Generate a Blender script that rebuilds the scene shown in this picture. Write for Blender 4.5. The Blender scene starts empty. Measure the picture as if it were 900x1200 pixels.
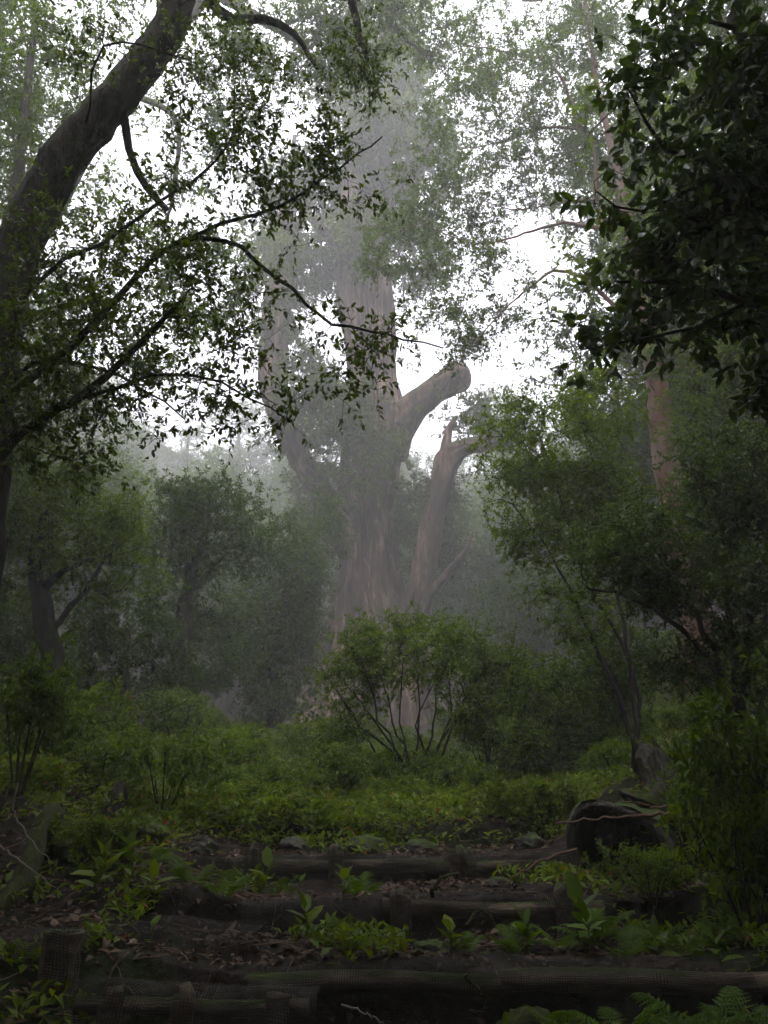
import bpy, math, random
import numpy as np

# ------------------------------------------------------------------ camera, sky, sun, exposure
SC = bpy.context.scene
COL = SC.collection
EYE = np.array([0.0, 0.0, 1.6])
PITCH = math.radians(20.0)
FPX = 906.0                                    # focal length in pixels of the 900 x 1200 photograph
cam_d = bpy.data.cameras.new('camera')
cam_d.sensor_fit = 'VERTICAL'
cam_d.sensor_height = 24.0
cam_d.lens = 24.0 * FPX / 1200.0
cam_d.clip_start = 0.05
cam_d.clip_end = 600.0
cam = bpy.data.objects.new('camera', cam_d)
COL.objects.link(cam)
cam.location = EYE
cam.rotation_euler = (math.pi / 2 + PITCH, 0, 0)
SC.camera = cam

SUN_EL, SUN_AZ = math.radians(80), math.radians(215)     # overcast: a very soft sun high behind the viewer's shoulder
world = bpy.data.worlds.new('World')
SC.world = world
world.use_nodes = True
wn = world.node_tree
wn.nodes.clear()
w_out = wn.nodes.new('ShaderNodeOutputWorld')
w_bg = wn.nodes.new('ShaderNodeBackground')
w_sky = wn.nodes.new('ShaderNodeTexSky')
w_sky.sky_type = 'NISHITA'
w_sky.sun_disc = False
w_sky.sun_elevation = SUN_EL
w_sky.sun_rotation = SUN_AZ
w_sky.air_density = 1.0
w_sky.dust_density = 6.0
w_sky.ozone_density = 1.0
w_hs = wn.nodes.new('ShaderNodeHueSaturation')          # grey cloud cover instead of blue sky
w_hs.inputs['Saturation'].default_value = 0.2
w_hs.inputs['Value'].default_value = 1.0
wn.links.new(w_sky.outputs[0], w_hs.inputs['Color'])
w_mix = wn.nodes.new('ShaderNodeMix')                   # an even cloud deck over that sky
w_mix.data_type = 'RGBA'
w_mix.inputs['Factor'].default_value = 0.65
w_mix.inputs['B'].default_value = (8.0, 7.85, 8.9, 1)
wn.links.new(w_hs.outputs[0], w_mix.inputs['A'])
wn.links.new(w_mix.outputs['Result'], w_bg.inputs[0])
w_bg.inputs[1].default_value = 0.15
wn.links.new(w_bg.outputs[0], w_out.inputs[0])

sun_d = bpy.data.lights.new('sun', 'SUN')
sun_d.energy = 0.6
sun_d.angle = math.radians(35)
sun_d.color = (1.0, 0.97, 0.95)
sun = bpy.data.objects.new('sun', sun_d)
COL.objects.link(sun)
sun.location = (0, 0, 60)
# light travels from the sun (azimuth measured from +Y towards +X) down to the ground
sun.rotation_euler = (math.pi / 2 - SUN_EL, 0, math.pi - SUN_AZ)

SC.view_settings.view_transform = 'Standard'
SC.view_settings.look = 'None'
SC.view_settings.gamma = 1.0
SC.view_settings.use_curve_mapping = False
SC.view_settings.exposure = 1.65
cy = SC.cycles
cy.max_bounces = 8
cy.diffuse_bounces = 3
cy.glossy_bounces = 2
cy.transmission_bounces = 3
cy.transparent_max_bounces = 12
cy.volume_bounces = 2
cy.use_denoising = True
cy.use_adaptive_sampling = True
cy.adaptive_threshold = 0.04
cy.caustics_reflective = False
cy.caustics_refractive = False
HAZE_DENSITY = 0.0088

# ------------------------------------------------------------------ helpers
F_ = np.array([0, math.cos(PITCH), math.sin(PITCH)])
U_ = np.array([0, -math.sin(PITCH), math.cos(PITCH)])
R_ = np.array([1.0, 0, 0])


def at(px, py, D):
    """point seen at photo pixel (px, py), D metres ahead of the viewer on the ground plan"""
    d = F_ * FPX + R_ * (px - 450.0) + U_ * (600.0 - py)
    return EYE + d * (D / d[1])


def mpp(P):
    """metres per photo pixel at P"""
    return float(np.dot(np.asarray(P) - EYE, F_)) / FPX


def proj(P):
    q = np.asarray(P) - EYE
    z = q @ F_
    return 450 + FPX * (q @ R_) / z, 600 - FPX * (q @ U_) / z, z


def nrm(v):
    return v / np.maximum(np.linalg.norm(v, axis=-1, keepdims=True), 1e-9)


def sstep(a, b, x):
    t = np.clip((x - a) / (b - a), 0, 1)
    return t * t * (3 - 2 * t)


_rng = np.random.RandomState(5)
_NP = _rng.rand(64, 64, 2)


def noise2(x, y, seed=0):
    """smooth value noise in 0..1, vectorised"""
    x = np.asarray(x, float) + seed * 17.31
    y = np.asarray(y, float) + seed * 9.77
    xi, yi = np.floor(x).astype(int), np.floor(y).astype(int)
    fx, fy = x - xi, y - yi
    fx, fy = fx * fx * (3 - 2 * fx), fy * fy * (3 - 2 * fy)
    g = lambda a, b: _NP[a % 64, b % 64, 0]
    return ((g(xi, yi) * (1 - fx) + g(xi + 1, yi) * fx) * (1 - fy)
            + (g(xi, yi + 1) * (1 - fx) + g(xi + 1, yi + 1) * fx) * fy)


def pnoise(th, s, ft, fs, seed=0):
    """noise round a trunk without a seam"""
    return noise2(np.cos(th) * ft + s * fs * 0.31 + 20, np.sin(th) * ft + s * fs, seed)


class Acc:
    """collects vertices and faces, builds ONE mesh object"""
    def __init__(self):
        self.v, self.f, self.r, self.uv, self.n = [], [], [], [], 0

    def add(self, V, faces, rnd=None, uv=None):
        V = np.asarray(V, float).reshape(-1, 3)
        for f in (faces if isinstance(faces, (list, tuple)) else [faces]):
            self.f.append(np.asarray(f, int) + self.n)
        self.v.append(V)
        self.r.append(np.full(len(V), 0.5) if rnd is None else np.asarray(rnd, float))
        self.uv.append(np.zeros((len(V), 2)) if uv is None else np.asarray(uv, float))
        self.n += len(V)

    def mesh(self, name, mat, smooth=True, uv=False):
        V = np.concatenate(self.v)
        me = bpy.data.meshes.new(name)
        me.vertices.add(len(V))
        me.vertices.foreach_set('co', V.astype(np.float32).ravel())
        li = np.concatenate([f.ravel() for f in self.f])
        sz = np.concatenate([np.full(len(f), f.shape[1]) for f in self.f])
        me.loops.add(len(li))
        me.loops.foreach_set('vertex_index', li.astype(np.int32))
        me.polygons.add(len(sz))
        st = np.concatenate([[0], np.cumsum(sz)[:-1]])
        me.polygons.foreach_set('loop_start', st.astype(np.int32))
        me.polygons.foreach_set('use_smooth', np.full(len(sz), smooth))
        at_ = me.attributes.new('rnd', 'FLOAT', 'POINT')
        at_.data.foreach_set('value', np.concatenate(self.r).astype(np.float32))
        if uv:
            ul = me.uv_layers.new(name='UVMap')
            ul.data.foreach_set('uv', np.concatenate(self.uv)[li].astype(np.float32).ravel())
        me.update(calc_edges=True)
        me.validate()
        if mat:
            me.materials.append(mat)
        return me

    def build(self, name, mat, parent=None, smooth=True, uv=False):
        return link(name, self.mesh(name, mat, smooth, uv), parent)


def link(name, data, parent=None):
    o = bpy.data.objects.new(name, data)
    COL.objects.link(o)
    if parent is not None:
        o.parent = parent
        o.matrix_parent_inverse = parent.matrix_world.inverted() if False else o.matrix_parent_inverse
    return o


def tag(o, label=None, cat=None, group=None, kind=None):
    for k, v in (('label', label), ('category', cat), ('group', group), ('kind', kind)):
        if v:
            o[k] = v
    return o


def thing(name, label, cat, group=None):
    return tag(link(name, None), label, cat, group)


def copy_tree(o, loc, rz=0.0, sc=1.0, label=None, group=None, tilt=(0, 0)):
    c = o.copy()
    COL.objects.link(c)
    c.location = loc
    c.rotation_euler = (tilt[0], tilt[1], rz)
    c.scale = (sc, sc, sc) if np.isscalar(sc) else sc
    if label:
        c['label'] = label
    if group:
        c['group'] = group
    for ch in o.children:
        k = ch.copy()
        COL.objects.link(k)
        k.parent = c
        for g in ch.children:
            q = g.copy()
            COL.objects.link(q)
            q.parent = k
    return c


def frames(P):
    """rotation-minimising-ish frames along a polyline"""
    T = np.gradient(P, axis=0)
    T = nrm(T)
    up = np.array([0.13, 0.37, 0.92])
    if abs(np.dot(T[0], up)) > 0.95:
        up = np.array([1.0, 0.1, 0.05])
    A = np.zeros_like(P)
    a = up - T[0] * np.dot(up, T[0])
    for i in range(len(P)):
        a = a - T[i] * np.dot(a, T[i])
        a = a / max(np.linalg.norm(a), 1e-9)
        A[i] = a
    B = np.cross(T, A)
    return T, A, B


def tube(acc, P, r, k=6, mod=None, cap=True, rnd=0.5, uvs=1.0):
    P = np.asarray(P, float)
    n = len(P)
    r = np.broadcast_to(np.asarray(r, float), (n,))
    T, A, B = frames(P)
    th = np.arange(k) / k * 2 * math.pi
    s = np.concatenate([[0], np.cumsum(np.linalg.norm(np.diff(P, axis=0), axis=1))])
    R = r[:, None] * np.ones((1, k))
    if mod is not None:
        R = R * mod(th[None, :], s[:, None])
    V = P[:, None, :] + R[:, :, None] * (A[:, None, :] * np.cos(th)[None, :, None] + B[:, None, :] * np.sin(th)[None, :, None])
    V = V.reshape(-1, 3)
    i = np.arange(n - 1)[:, None] * k
    j = np.arange(k)[None, :]
    j2 = (j + 1) % k
    q = np.stack([i + j, i + j2, i + k + j2, i + k + j], -1).reshape(-1, 4)
    fs = [q]
    uv = np.stack([np.broadcast_to(th[None, :] * 0.5, (n, k)), np.broadcast_to(s[:, None], (n, k))], -1).reshape(-1, 2)
    if cap:
        V = np.concatenate([V, P[:1], P[-1:]])
        uv = np.concatenate([uv, [[0, 0], [0, s[-1]]]])
        j = np.arange(k)
        fs.append(np.stack([np.full(k, n * k), (j + 1) % k, j], -1))
        fs.append(np.stack([np.full(k, n * k + 1), (n - 1) * k + j, (n - 1) * k + (j + 1) % k], -1))
    acc.add(V, fs, np.full(len(V), rnd), uv)


def spline(pts, n):
    """Catmull-Rom through pts (any number of columns)"""
    p = np.asarray(pts, float)
    p = np.concatenate([[2 * p[0] - p[1]], p, [2 * p[-1] - p[-2]]])
    seg = len(p) - 3
    t = np.linspace(0, seg - 1e-6, n)
    i = t.astype(int)
    u = (t - i)[:, None]
    a, b, c, d = p[i], p[i + 1], p[i + 2], p[i + 3]
    return 0.5 * (2 * b + (c - a) * u + (2 * a - 5 * b + 4 * c - d) * u ** 2 + (3 * b - a - 3 * c + d) * u ** 3)


# ------------------------------------------------------------------ leaves
def leaf_frames(D, N):
    D = nrm(D)
    S = nrm(np.cross(D, N))
    N = np.cross(S, D)
    return D, S, N


def leaves_simple(acc, P, D, N, L, W, rnd, fold=0.25):
    D, S, N = leaf_frames(D, N)
    L = np.asarray(L)[:, None]
    W = np.asarray(W)[:, None]
    m = P + D * L * 0.45
    tip = P + D * L - N * L * 0.12
    V = np.stack([P, m + S * W * 0.5 + N * W * fold, tip, m - S * W * 0.5 + N * W * fold], 1)
    n = len(P)
    b = np.arange(n)[:, None] * 4
    F = np.concatenate([b + np.array([[0, 1, 2]]), b + np.array([[0, 2, 3]])])
    acc.add(V.reshape(-1, 3), F, np.repeat(rnd, 4))


LEAF8 = np.array([[0, 0, 0], [0.30, 0, 0], [0.70, 0, 0], [1.0, 0, 0], [0.27, 0.48, 1], [0.70, 0.40, 1], [0.27, -0.48, 1], [0.70, -0.40, 1]])
LEAF8_T = np.array([[0, 1, 4], [2, 3, 5], [0, 6, 1], [2, 7, 3]])
LEAF8_Q = np.array([[1, 2, 5, 4], [1, 6, 7, 2]])


def leaves_full(acc, P, D, N, L, W, rnd, fold=0.2, arch=0.16):
    D, S, N = leaf_frames(D, N)
    n = len(P)
    L = np.asarray(L).reshape(n, 1, 1)
    W = np.asarray(W).reshape(n, 1, 1)
    u, s, e = LEAF8[None, :, 0:1], LEAF8[None, :, 1:2], LEAF8[None, :, 2:3]
    V = P[:, None, :] + D[:, None, :] * u * L + S[:, None, :] * s * W + N[:, None, :] * (np.abs(s) * W * fold * 2 - arch * L * u * u)
    b = np.arange(n)[:, None, None] * 8
    acc.add(V.reshape(-1, 3), [(b + LEAF8_T[None]).reshape(-1, 3), (b + LEAF8_Q[None]).reshape(-1, 4)], np.repeat(rnd, 8))


# ------------------------------------------------------------------ materials
def new_mat(name):
    m = bpy.data.materials.new(name)
    m.use_nodes = True
    nt = m.node_tree
    nt.nodes.clear()
    out = nt.nodes.new('ShaderNodeOutputMaterial')
    return m, nt, out


def N(nt, t, **kw):
    n = nt.nodes.new('ShaderNode' + t)
    for k, v in kw.items():
        setattr(n, k, v)
    return n


def ramp(nt, fac, stops):
    r = N(nt, 'ValToRGB')
    el = r.color_ramp.elements
    while len(el) > 1:
        el.remove(el[-1])
    el[0].position, el[0].color = stops[0][0], (*stops[0][1], 1)
    for p, c in stops[1:]:
        e = el.new(p)
        e.color = (*c, 1)
    nt.links.new(fac, r.inputs[0])
    return r.outputs[0]


def noise(nt, vec, scale, detail=4, rough=0.6, dist=0.0):
    n = N(nt, 'TexNoise')
    n.inputs['Scale'].default_value = scale
    n.inputs['Detail'].default_value = detail
    n.inputs['Roughness'].default_value = rough
    n.inputs['Distortion'].default_value = dist
    if vec is not None:
        nt.links.new(vec, n.inputs['Vector'])
    return n.outputs['Fac']


def mapping(nt, src, scale=(1, 1, 1)):
    m = N(nt, 'Mapping')
    m.inputs['Scale'].default_value = scale
    nt.links.new(src, m.inputs['Vector'])
    return m.outputs[0]


def mixc(nt, fac, a, b):
    m = N(nt, 'Mix', data_type='RGBA')
    for s, v in ((m.inputs['Factor'], fac), (m.inputs['A'], a), (m.inputs['B'], b)):
        if isinstance(v, (tuple, list)):
            s.default_value = (*v, 1)
        elif isinstance(v, (int, float)):
            s.default_value = v
        else:
            nt.links.new(v, s)
    return m.outputs['Result']


def mat_leaf(name, dark, mid, light, transl=0.35, rough=0.45, spec=0.4, odd=None):
    m, nt, out = new_mat(name)
    a = N(nt, 'Attribute', attribute_name='rnd')
    stops = [(0.0, dark), (0.55, mid), (0.95, light)]
    if odd:
        stops.append((0.985, odd))
    c = ramp(nt, a.outputs['Fac'], stops)
    g = N(nt, 'NewGeometry')
    big = noise(nt, g.outputs['Position'], 1.3, 2)
    h = N(nt, 'HueSaturation')
    mr = N(nt, 'MapRange')
    mr.inputs['From Min'].default_value = 0.3
    mr.inputs['From Max'].default_value = 0.7
    mr.inputs['To Min'].default_value = 0.75
    mr.inputs['To Max'].default_value = 1.25
    nt.links.new(big, mr.inputs['Value'])
    nt.links.new(mr.outputs[0], h.inputs['Value'])
    nt.links.new(c, h.inputs['Color'])
    p = N(nt, 'BsdfPrincipled')
    p.inputs['Roughness'].default_value = rough
    p.inputs['Specular IOR Level'].default_value = spec
    nt.links.new(h.outputs[0], p.inputs['Base Color'])
    t = N(nt, 'BsdfTranslucent')
    h2 = N(nt, 'HueSaturation')
    h2.inputs['Hue'].default_value = 0.485
    h2.inputs['Saturation'].default_value = 1.15
    h2.inputs['Value'].default_value = 1.5
    nt.links.new(h.outputs[0], h2.inputs['Color'])
    nt.links.new(h2.outputs[0], t.inputs['Color'])
    mx = N(nt, 'MixShader')
    mx.inputs[0].default_value = transl
    nt.links.new(p.outputs[0], mx.inputs[1])
    nt.links.new(t.outputs[0], mx.inputs[2])
    nt.links.new(mx.outputs[0], out.inputs[0])
    return m


def mat_bark(name, cols, sc=(9, 9, 1.2), bump=0.6, moss=0.0, moss_col=(0.05, 0.075, 0.018), rough=0.9, bscale=1.0, patch=None, moss_up=0.35):
    m, nt, out = new_mat(name)
    tc = N(nt, 'TexCoord')
    v = mapping(nt, tc.outputs['Object'], sc)
    n1 = noise(nt, v, bscale, 7, 0.65, 0.6)
    c = ramp(nt, n1, [(0.28, cols[0]), (0.5, cols[1]), (0.72, cols[2])])
    if patch:
        n2 = noise(nt, mapping(nt, tc.outputs['Object'], patch[1]), 1.0, 4, 0.6)
        f = ramp(nt, n2, [(0.46, (0, 0, 0)), (0.6, (1, 1, 1))])
        c = mixc(nt, f, c, patch[0])
    nfine = noise(nt, mapping(nt, tc.outputs['Object'], tuple(4 * s for s in sc)), bscale, 5, 0.7)
    if moss > 0:
        g = N(nt, 'NewGeometry')
        sx = N(nt, 'SeparateXYZ')
        nt.links.new(g.outputs['Normal'], sx.inputs[0])
        nm = noise(nt, tc.outputs['Object'], 2.2, 6, 0.65)
        ad = N(nt, 'Math', operation='MULTIPLY_ADD')
        nt.links.new(sx.outputs['Z'], ad.inputs[0])
        ad.inputs[1].default_value = moss_up
        nt.links.new(nm, ad.inputs[2])
        f = ramp(nt, ad.outputs[0], [(0.72 - moss * 0.4, (0, 0, 0)), (0.86 - moss * 0.4, (1, 1, 1))])
        mc = ramp(nt, nfine, [(0.3, tuple(x * 0.55 for x in moss_col)), (0.7, tuple(x * 1.6 for x in moss_col))])
        c = mixc(nt, f, c, mc)
    p = N(nt, 'BsdfPrincipled')
    p.inputs['Roughness'].default_value = rough
    p.inputs['Specular IOR Level'].default_value = 0.25
    nt.links.new(c, p.inputs['Base Color'])
    b = N(nt, 'Bump')
    b.inputs['Strength'].default_value = bump
    b.inputs['Distance'].default_value = 0.05
    add = N(nt, 'Math', operation='MULTIPLY_ADD')
    nt.links.new(nfine, add.inputs[0])
    add.inputs[1].default_value = 0.4
    nt.links.new(n1, add.inputs[2])
    nt.links.new(add.outputs[0], b.inputs['Height'])
    nt.links.new(b.outputs[0], p.inputs['Normal'])
    nt.links.new(p.outputs[0], out.inputs[0])
    return m


M = {}
M['leaf_near'] = mat_leaf('leaf_near', (0.036, 0.064, 0.010), (0.060, 0.100, 0.014), (0.13, 0.175, 0.022), 0.45, 0.35, 0.4)
M['leaf_large'] = mat_leaf('leaf_large', (0.024, 0.052, 0.010), (0.042, 0.082, 0.014), (0.085, 0.13, 0.020), 0.40, 0.30, 0.45)
M['leaf_mid'] = mat_leaf('leaf_mid', (0.050, 0.092, 0.014), (0.080, 0.135, 0.018), (0.12, 0.185, 0.026), 0.45, 0.5, 0.25)
M['leaf_fresh'] = mat_leaf('leaf_fresh', (0.070, 0.125, 0.008), (0.105, 0.175, 0.010), (0.155, 0.225, 0.018), 0.48, 0.5, 0.25)
M['leaf_dark'] = mat_leaf('leaf_dark', (0.032, 0.066, 0.011), (0.054, 0.098, 0.014), (0.09, 0.14, 0.020), 0.40, 0.42, 0.35)
M['leaf_cedar'] = mat_leaf('leaf_cedar', (0.045, 0.072, 0.015), (0.070, 0.108, 0.019), (0.11, 0.15, 0.025), 0.4, 0.6, 0.15)
M['leaf_shrub'] = mat_leaf('leaf_shrub', (0.066, 0.120, 0.014), (0.100, 0.165, 0.018), (0.155, 0.22, 0.034), 0.45, 0.45, 0.3)
M['fern'] = mat_leaf('fern', (0.050, 0.105, 0.010), (0.082, 0.155, 0.014), (0.12, 0.19, 0.022), 0.42, 0.5, 0.25)
M['cover'] = mat_leaf('cover', (0.060, 0.105, 0.009), (0.110, 0.175, 0.012), (0.165, 0.22, 0.022), 0.42, 0.5, 0.25, odd=(0.18, 0.08, 0.03))
M['dead_leaf'] = mat_leaf('dead_leaf', (0.06, 0.035, 0.02), (0.11, 0.065, 0.04), (0.22, 0.15, 0.11), 0.1, 0.6, 0.3)
M['bark_cedar'] = mat_bark('bark_cedar', [(0.03, 0.019, 0.013), (0.12, 0.076, 0.055), (0.40, 0.285, 0.22)], (3.8, 3.8, 0.9), 1.0, moss=0.2, patch=((0.055, 0.038, 0.029), (1.1, 1.1, 0.35)))
M['bark_near'] = mat_bark('bark_near', [(0.016, 0.013, 0.010), (0.040, 0.034, 0.026), (0.085, 0.072, 0.056)], (11, 11, 5), 1.0, moss=0.42, moss_col=(0.045, 0.062, 0.014), moss_up=0.5)
M['bark_red'] = mat_bark('bark_red', [(0.075, 0.030, 0.019), (0.16, 0.062, 0.038), (0.25, 0.115, 0.075)], (5, 5, 1.6), 0.25, rough=0.5, patch=((0.20, 0.135, 0.10), (2.5, 2.5, 0.9)))
M['bark_dark'] = mat_bark('bark_dark', [(0.022, 0.018, 0.014), (0.040, 0.033, 0.026), (0.075, 0.062, 0.05)], (12, 12, 3), 0.6, moss=0.18)
M['bark_grey'] = mat_bark('bark_grey', [(0.045, 0.038, 0.032), (0.085, 0.072, 0.06), (0.16, 0.135, 0.115)], (10, 10, 2), 0.6, moss=0.2)
M['twig'] = mat_bark('twig', [(0.024, 0.019, 0.015), (0.040, 0.032, 0.025), (0.06, 0.05, 0.04)], (20, 20, 20), 0.2)
M['dead_wood'] = mat_bark('dead_wood', [(0.05, 0.04, 0.033), (0.10, 0.085, 0.072), (0.27, 0.235, 0.21)], (16, 16, 2), 0.9, moss=0.1)
M['log_wood'] = mat_bark('log_wood', [(0.06, 0.045, 0.035), (0.16, 0.12, 0.095), (0.32, 0.26, 0.22)], (3, 22, 22), 0.6, moss=0.05)
M['moss_wood'] = mat_bark('moss_wood', [(0.03, 0.024, 0.018), (0.06, 0.048, 0.036), (0.09, 0.075, 0.055)], (9, 9, 3), 0.8, moss=0.42, moss_col=(0.045, 0.055, 0.015))
M['rock'] = mat_bark('rock', [(0.035, 0.032, 0.030), (0.065, 0.060, 0.056), (0.11, 0.10, 0.095)], (5, 5, 5), 0.9, moss=0.08)
M['twig_pale'] = mat_bark('twig_pale', [(0.14, 0.11, 0.09), (0.24, 0.20, 0.17), (0.36, 0.31, 0.27)], (20, 20, 20), 0.2)
M['twig_red'] = mat_bark('twig_red', [(0.10, 0.055, 0.04), (0.17, 0.10, 0.075), (0.24, 0.16, 0.12)], (20, 20, 20), 0.2)


def mat_ground():
    m, nt, out = new_mat('forest_soil')
    tc = N(nt, 'TexCoord')
    n1 = noise(nt, tc.outputs['Object'], 2.0, 8, 0.7)
    n2 = noise(nt, tc.outputs['Object'], 14.0, 6, 0.7)
    n3 = noise(nt, tc.outputs['Object'], 0.7, 5, 0.6)
    c = ramp(nt, n2, [(0.3, (0.010, 0.0075, 0.006)), (0.52, (0.024, 0.017, 0.013)), (0.75, (0.055, 0.038, 0.029))])
    f = ramp(nt, n3, [(0.52, (0, 0, 0)), (0.66, (1, 1, 1))])
    mo = ramp(nt, n2, [(0.3, (0.015, 0.022, 0.007)), (0.7, (0.04, 0.055, 0.014))])
    c = mixc(nt, f, c, mo)
    p = N(nt, 'BsdfPrincipled')
    p.inputs['Roughness'].default_value = 0.9
    p.inputs['Specular IOR Level'].default_value = 0.25
    nt.links.new(c, p.inputs['Base Color'])
    b = N(nt, 'Bump')
    b.inputs['Strength'].default_value = 0.9
    b.inputs['Distance'].default_value = 0.06
    a = N(nt, 'Math', operation='ADD')
    nt.links.new(n1, a.inputs[0])
    nt.links.new(n2, a.inputs[1])
    nt.links.new(a.outputs[0], b.inputs['Height'])
    nt.links.new(b.outputs[0], p.inputs['Normal'])
    nt.links.new(p.outputs[0], out.inputs[0])
    return m


def mat_net():
    """coarse jute netting: fibre strands with open meshes between them"""
    m, nt, out = new_mat('jute_net')
    uv = N(nt, 'UVMap', uv_map='UVMap')
    tc = N(nt, 'TexCoord')
    nw = N(nt, 'TexNoise')
    nw.inputs['Scale'].default_value = 3.0
    nw.inputs['Detail'].default_value = 3
    nt.links.new(uv.outputs[0], nw.inputs['Vector'])
    vm = N(nt, 'VectorMath', operation='MULTIPLY_ADD')
    nt.links.new(nw.outputs['Color'], vm.inputs[0])
    vm.inputs[1].default_value = (0.09, 0.09, 0)
    nt.links.new(uv.outputs[0], vm.inputs[2])
    sx = N(nt, 'SeparateXYZ')
    nt.links.new(vm.outputs[0], sx.inputs[0])
    outs = []
    for ax, per in (('X', 0.0105), ('Y', 0.0095)):
        d = N(nt, 'Math', operation='DIVIDE')
        nt.links.new(sx.outputs[ax], d.inputs[0])
        d.inputs[1].default_value = per
        f = N(nt, 'Math', operation='PINGPONG')
        nt.links.new(d.outputs[0], f.inputs[0])
        f.inputs[1].default_value = 0.5
        outs.append(f.outputs[0])
    mn = N(nt, 'Math', operation='MINIMUM')
    nt.links.new(outs[0], mn.inputs[0])
    nt.links.new(outs[1], mn.inputs[1])
    fr = noise(nt, uv.outputs[0], 40, 3, 0.7)
    ad = N(nt, 'Math', operation='MULTIPLY_ADD')
    nt.links.new(fr, ad.inputs[0])
    ad.inputs[1].default_value = 0.22
    nt.links.new(mn.outputs[0], ad.inputs[2])
    hole = ramp(nt, ad.outputs[0], [(0.18, (0, 0, 0)), (0.26, (1, 1, 1))])
    wear = noise(nt, uv.outputs[0], 2.2, 5, 0.65)
    c = ramp(nt, wear, [(0.3, (0.014, 0.012, 0.010)), (0.55, (0.038, 0.033, 0.029)), (0.75, (0.16, 0.14, 0.125))])
    p = N(nt, 'BsdfPrincipled')
    p.inputs['Roughness'].default_value = 0.85
    p.inputs['Specular IOR Level'].default_value = 0.2
    nt.links.new(c, p.inputs['Base Color'])
    tr = N(nt, 'BsdfTransparent')
    mx = N(nt, 'MixShader')
    nt.links.new(hole, mx.inputs[0])
    nt.links.new(p.outputs[0], mx.inputs[1])
    nt.links.new(tr.outputs[0], mx.inputs[2])
    nt.links.new(mx.outputs[0], out.inputs[0])
    return m


M['soil'] = mat_ground()
M['net'] = mat_net()

# ------------------------------------------------------------------ ground: path, log terraces, slope up to the cedar
RISERS = [(4.0, 0.84), (4.9, 1.025), (5.9, 1.17), (6.8, 1.30)]


def H(x, y, fine=True):
    x = np.asarray(x, float)
    y = np.asarray(y, float)
    wob = (noise2(x * 0.6, y * 0 + 3.3, 3) - 0.5) * 0.25
    ys = y + wob * 0.15 - 0.03
    z = sstep(2.6, 3.5, y) * 0.60 + sstep(3.94, 4.02, ys) * 0.24
    z = z + sstep(4.84, 4.92, ys) * 0.185 + sstep(5.84, 5.92, ys) * 0.145 + sstep(6.74, 6.84, ys) * 0.13
    # worn slope on the left side of the steps
    zs = np.interp(y, [2.6, 3.5, 4.2, 5.2, 6.2, 6.9], [0.0, 0.62, 0.90, 1.12, 1.24, 1.32])
    k = sstep(-0.9, -1.7, x) * sstep(7.0, 6.6, y)
    z = z * (1 - k) + zs * k
    z = z + np.where(y > 6.8, (y - 6.8) * 0.118, 0)
    z = z + np.where(y > 28, (y - 28) * 0.10, 0) + sstep(32, 75, y) * 17
    # banks on both sides
    z = z + sstep(1.7, 3.0, x) * 0.45 * sstep(4.0, 6.0, y) + sstep(2.4, 9.0, x) * 1.3 * sstep(3, 10, y)
    z = z + 0.5 * np.exp(-((x - 1.85) / .42) ** 2 - ((y - 6.2) / .42) ** 2)
    z = z + sstep(-1.9, -3.0, x) * 0.30 * sstep(3.5, 6.0, y) + sstep(-3, -12, x) * 1.0 * sstep(3, 12, y)
    # unseen valley sides, raised to block low sky light
    z = z + sstep(11, 60, np.abs(x)) * 26 * (0.75 + 0.5 * noise2(x * 0.06, y * 0.06, 5)) + sstep(-14, -70, y) * 16
    z = z + (noise2(x * 0.45, y * 0.45, 1) - 0.5) * 0.5 * sstep(7.5, 14, y)
    if fine:
        z = z + (noise2(x * 2.3, y * 2.3, 2) - 0.5) * 0.09 * sstep(3.2, 4.4, y) + (noise2(x * 7, y * 7, 4) - 0.5) * 0.035
    return z


def grid_lines(dense_a, dense_b, step, lo, hi, grow=1.18):
    c = list(np.arange(dense_a, dense_b + 1e-6, step))
    s = step
    while c[-1] < hi:
        s *= grow
        c.append(c[-1] + s)
    s = step
    while c[0] > lo:
        s *= grow
        c.insert(0, c[0] - s)
    return np.array(c)


def build_ground():
    xs = grid_lines(-3.2, 3.2, 0.045, -150, 150, 1.12)
    ys = grid_lines(3.2, 7.4, 0.03, -90, 170, 1.10)
    X, Y = np.meshgrid(xs, ys)
    Z = H(X, Y)
    V = np.stack([X, Y, Z], -1).reshape(-1, 3)
    nx, ny = len(xs), len(ys)
    i = (np.arange(ny - 1)[:, None] * nx + np.arange(nx - 1)[None, :]).ravel()
    a = Acc()
    a.add(V, np.stack([i, i + 1, i + nx + 1, i + nx], -1))
    o = a.build('ground', M['soil'])
    tag(o, 'dark forest soil rising in terraces to the great tree', 'ground', kind='structure')


build_ground()

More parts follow.
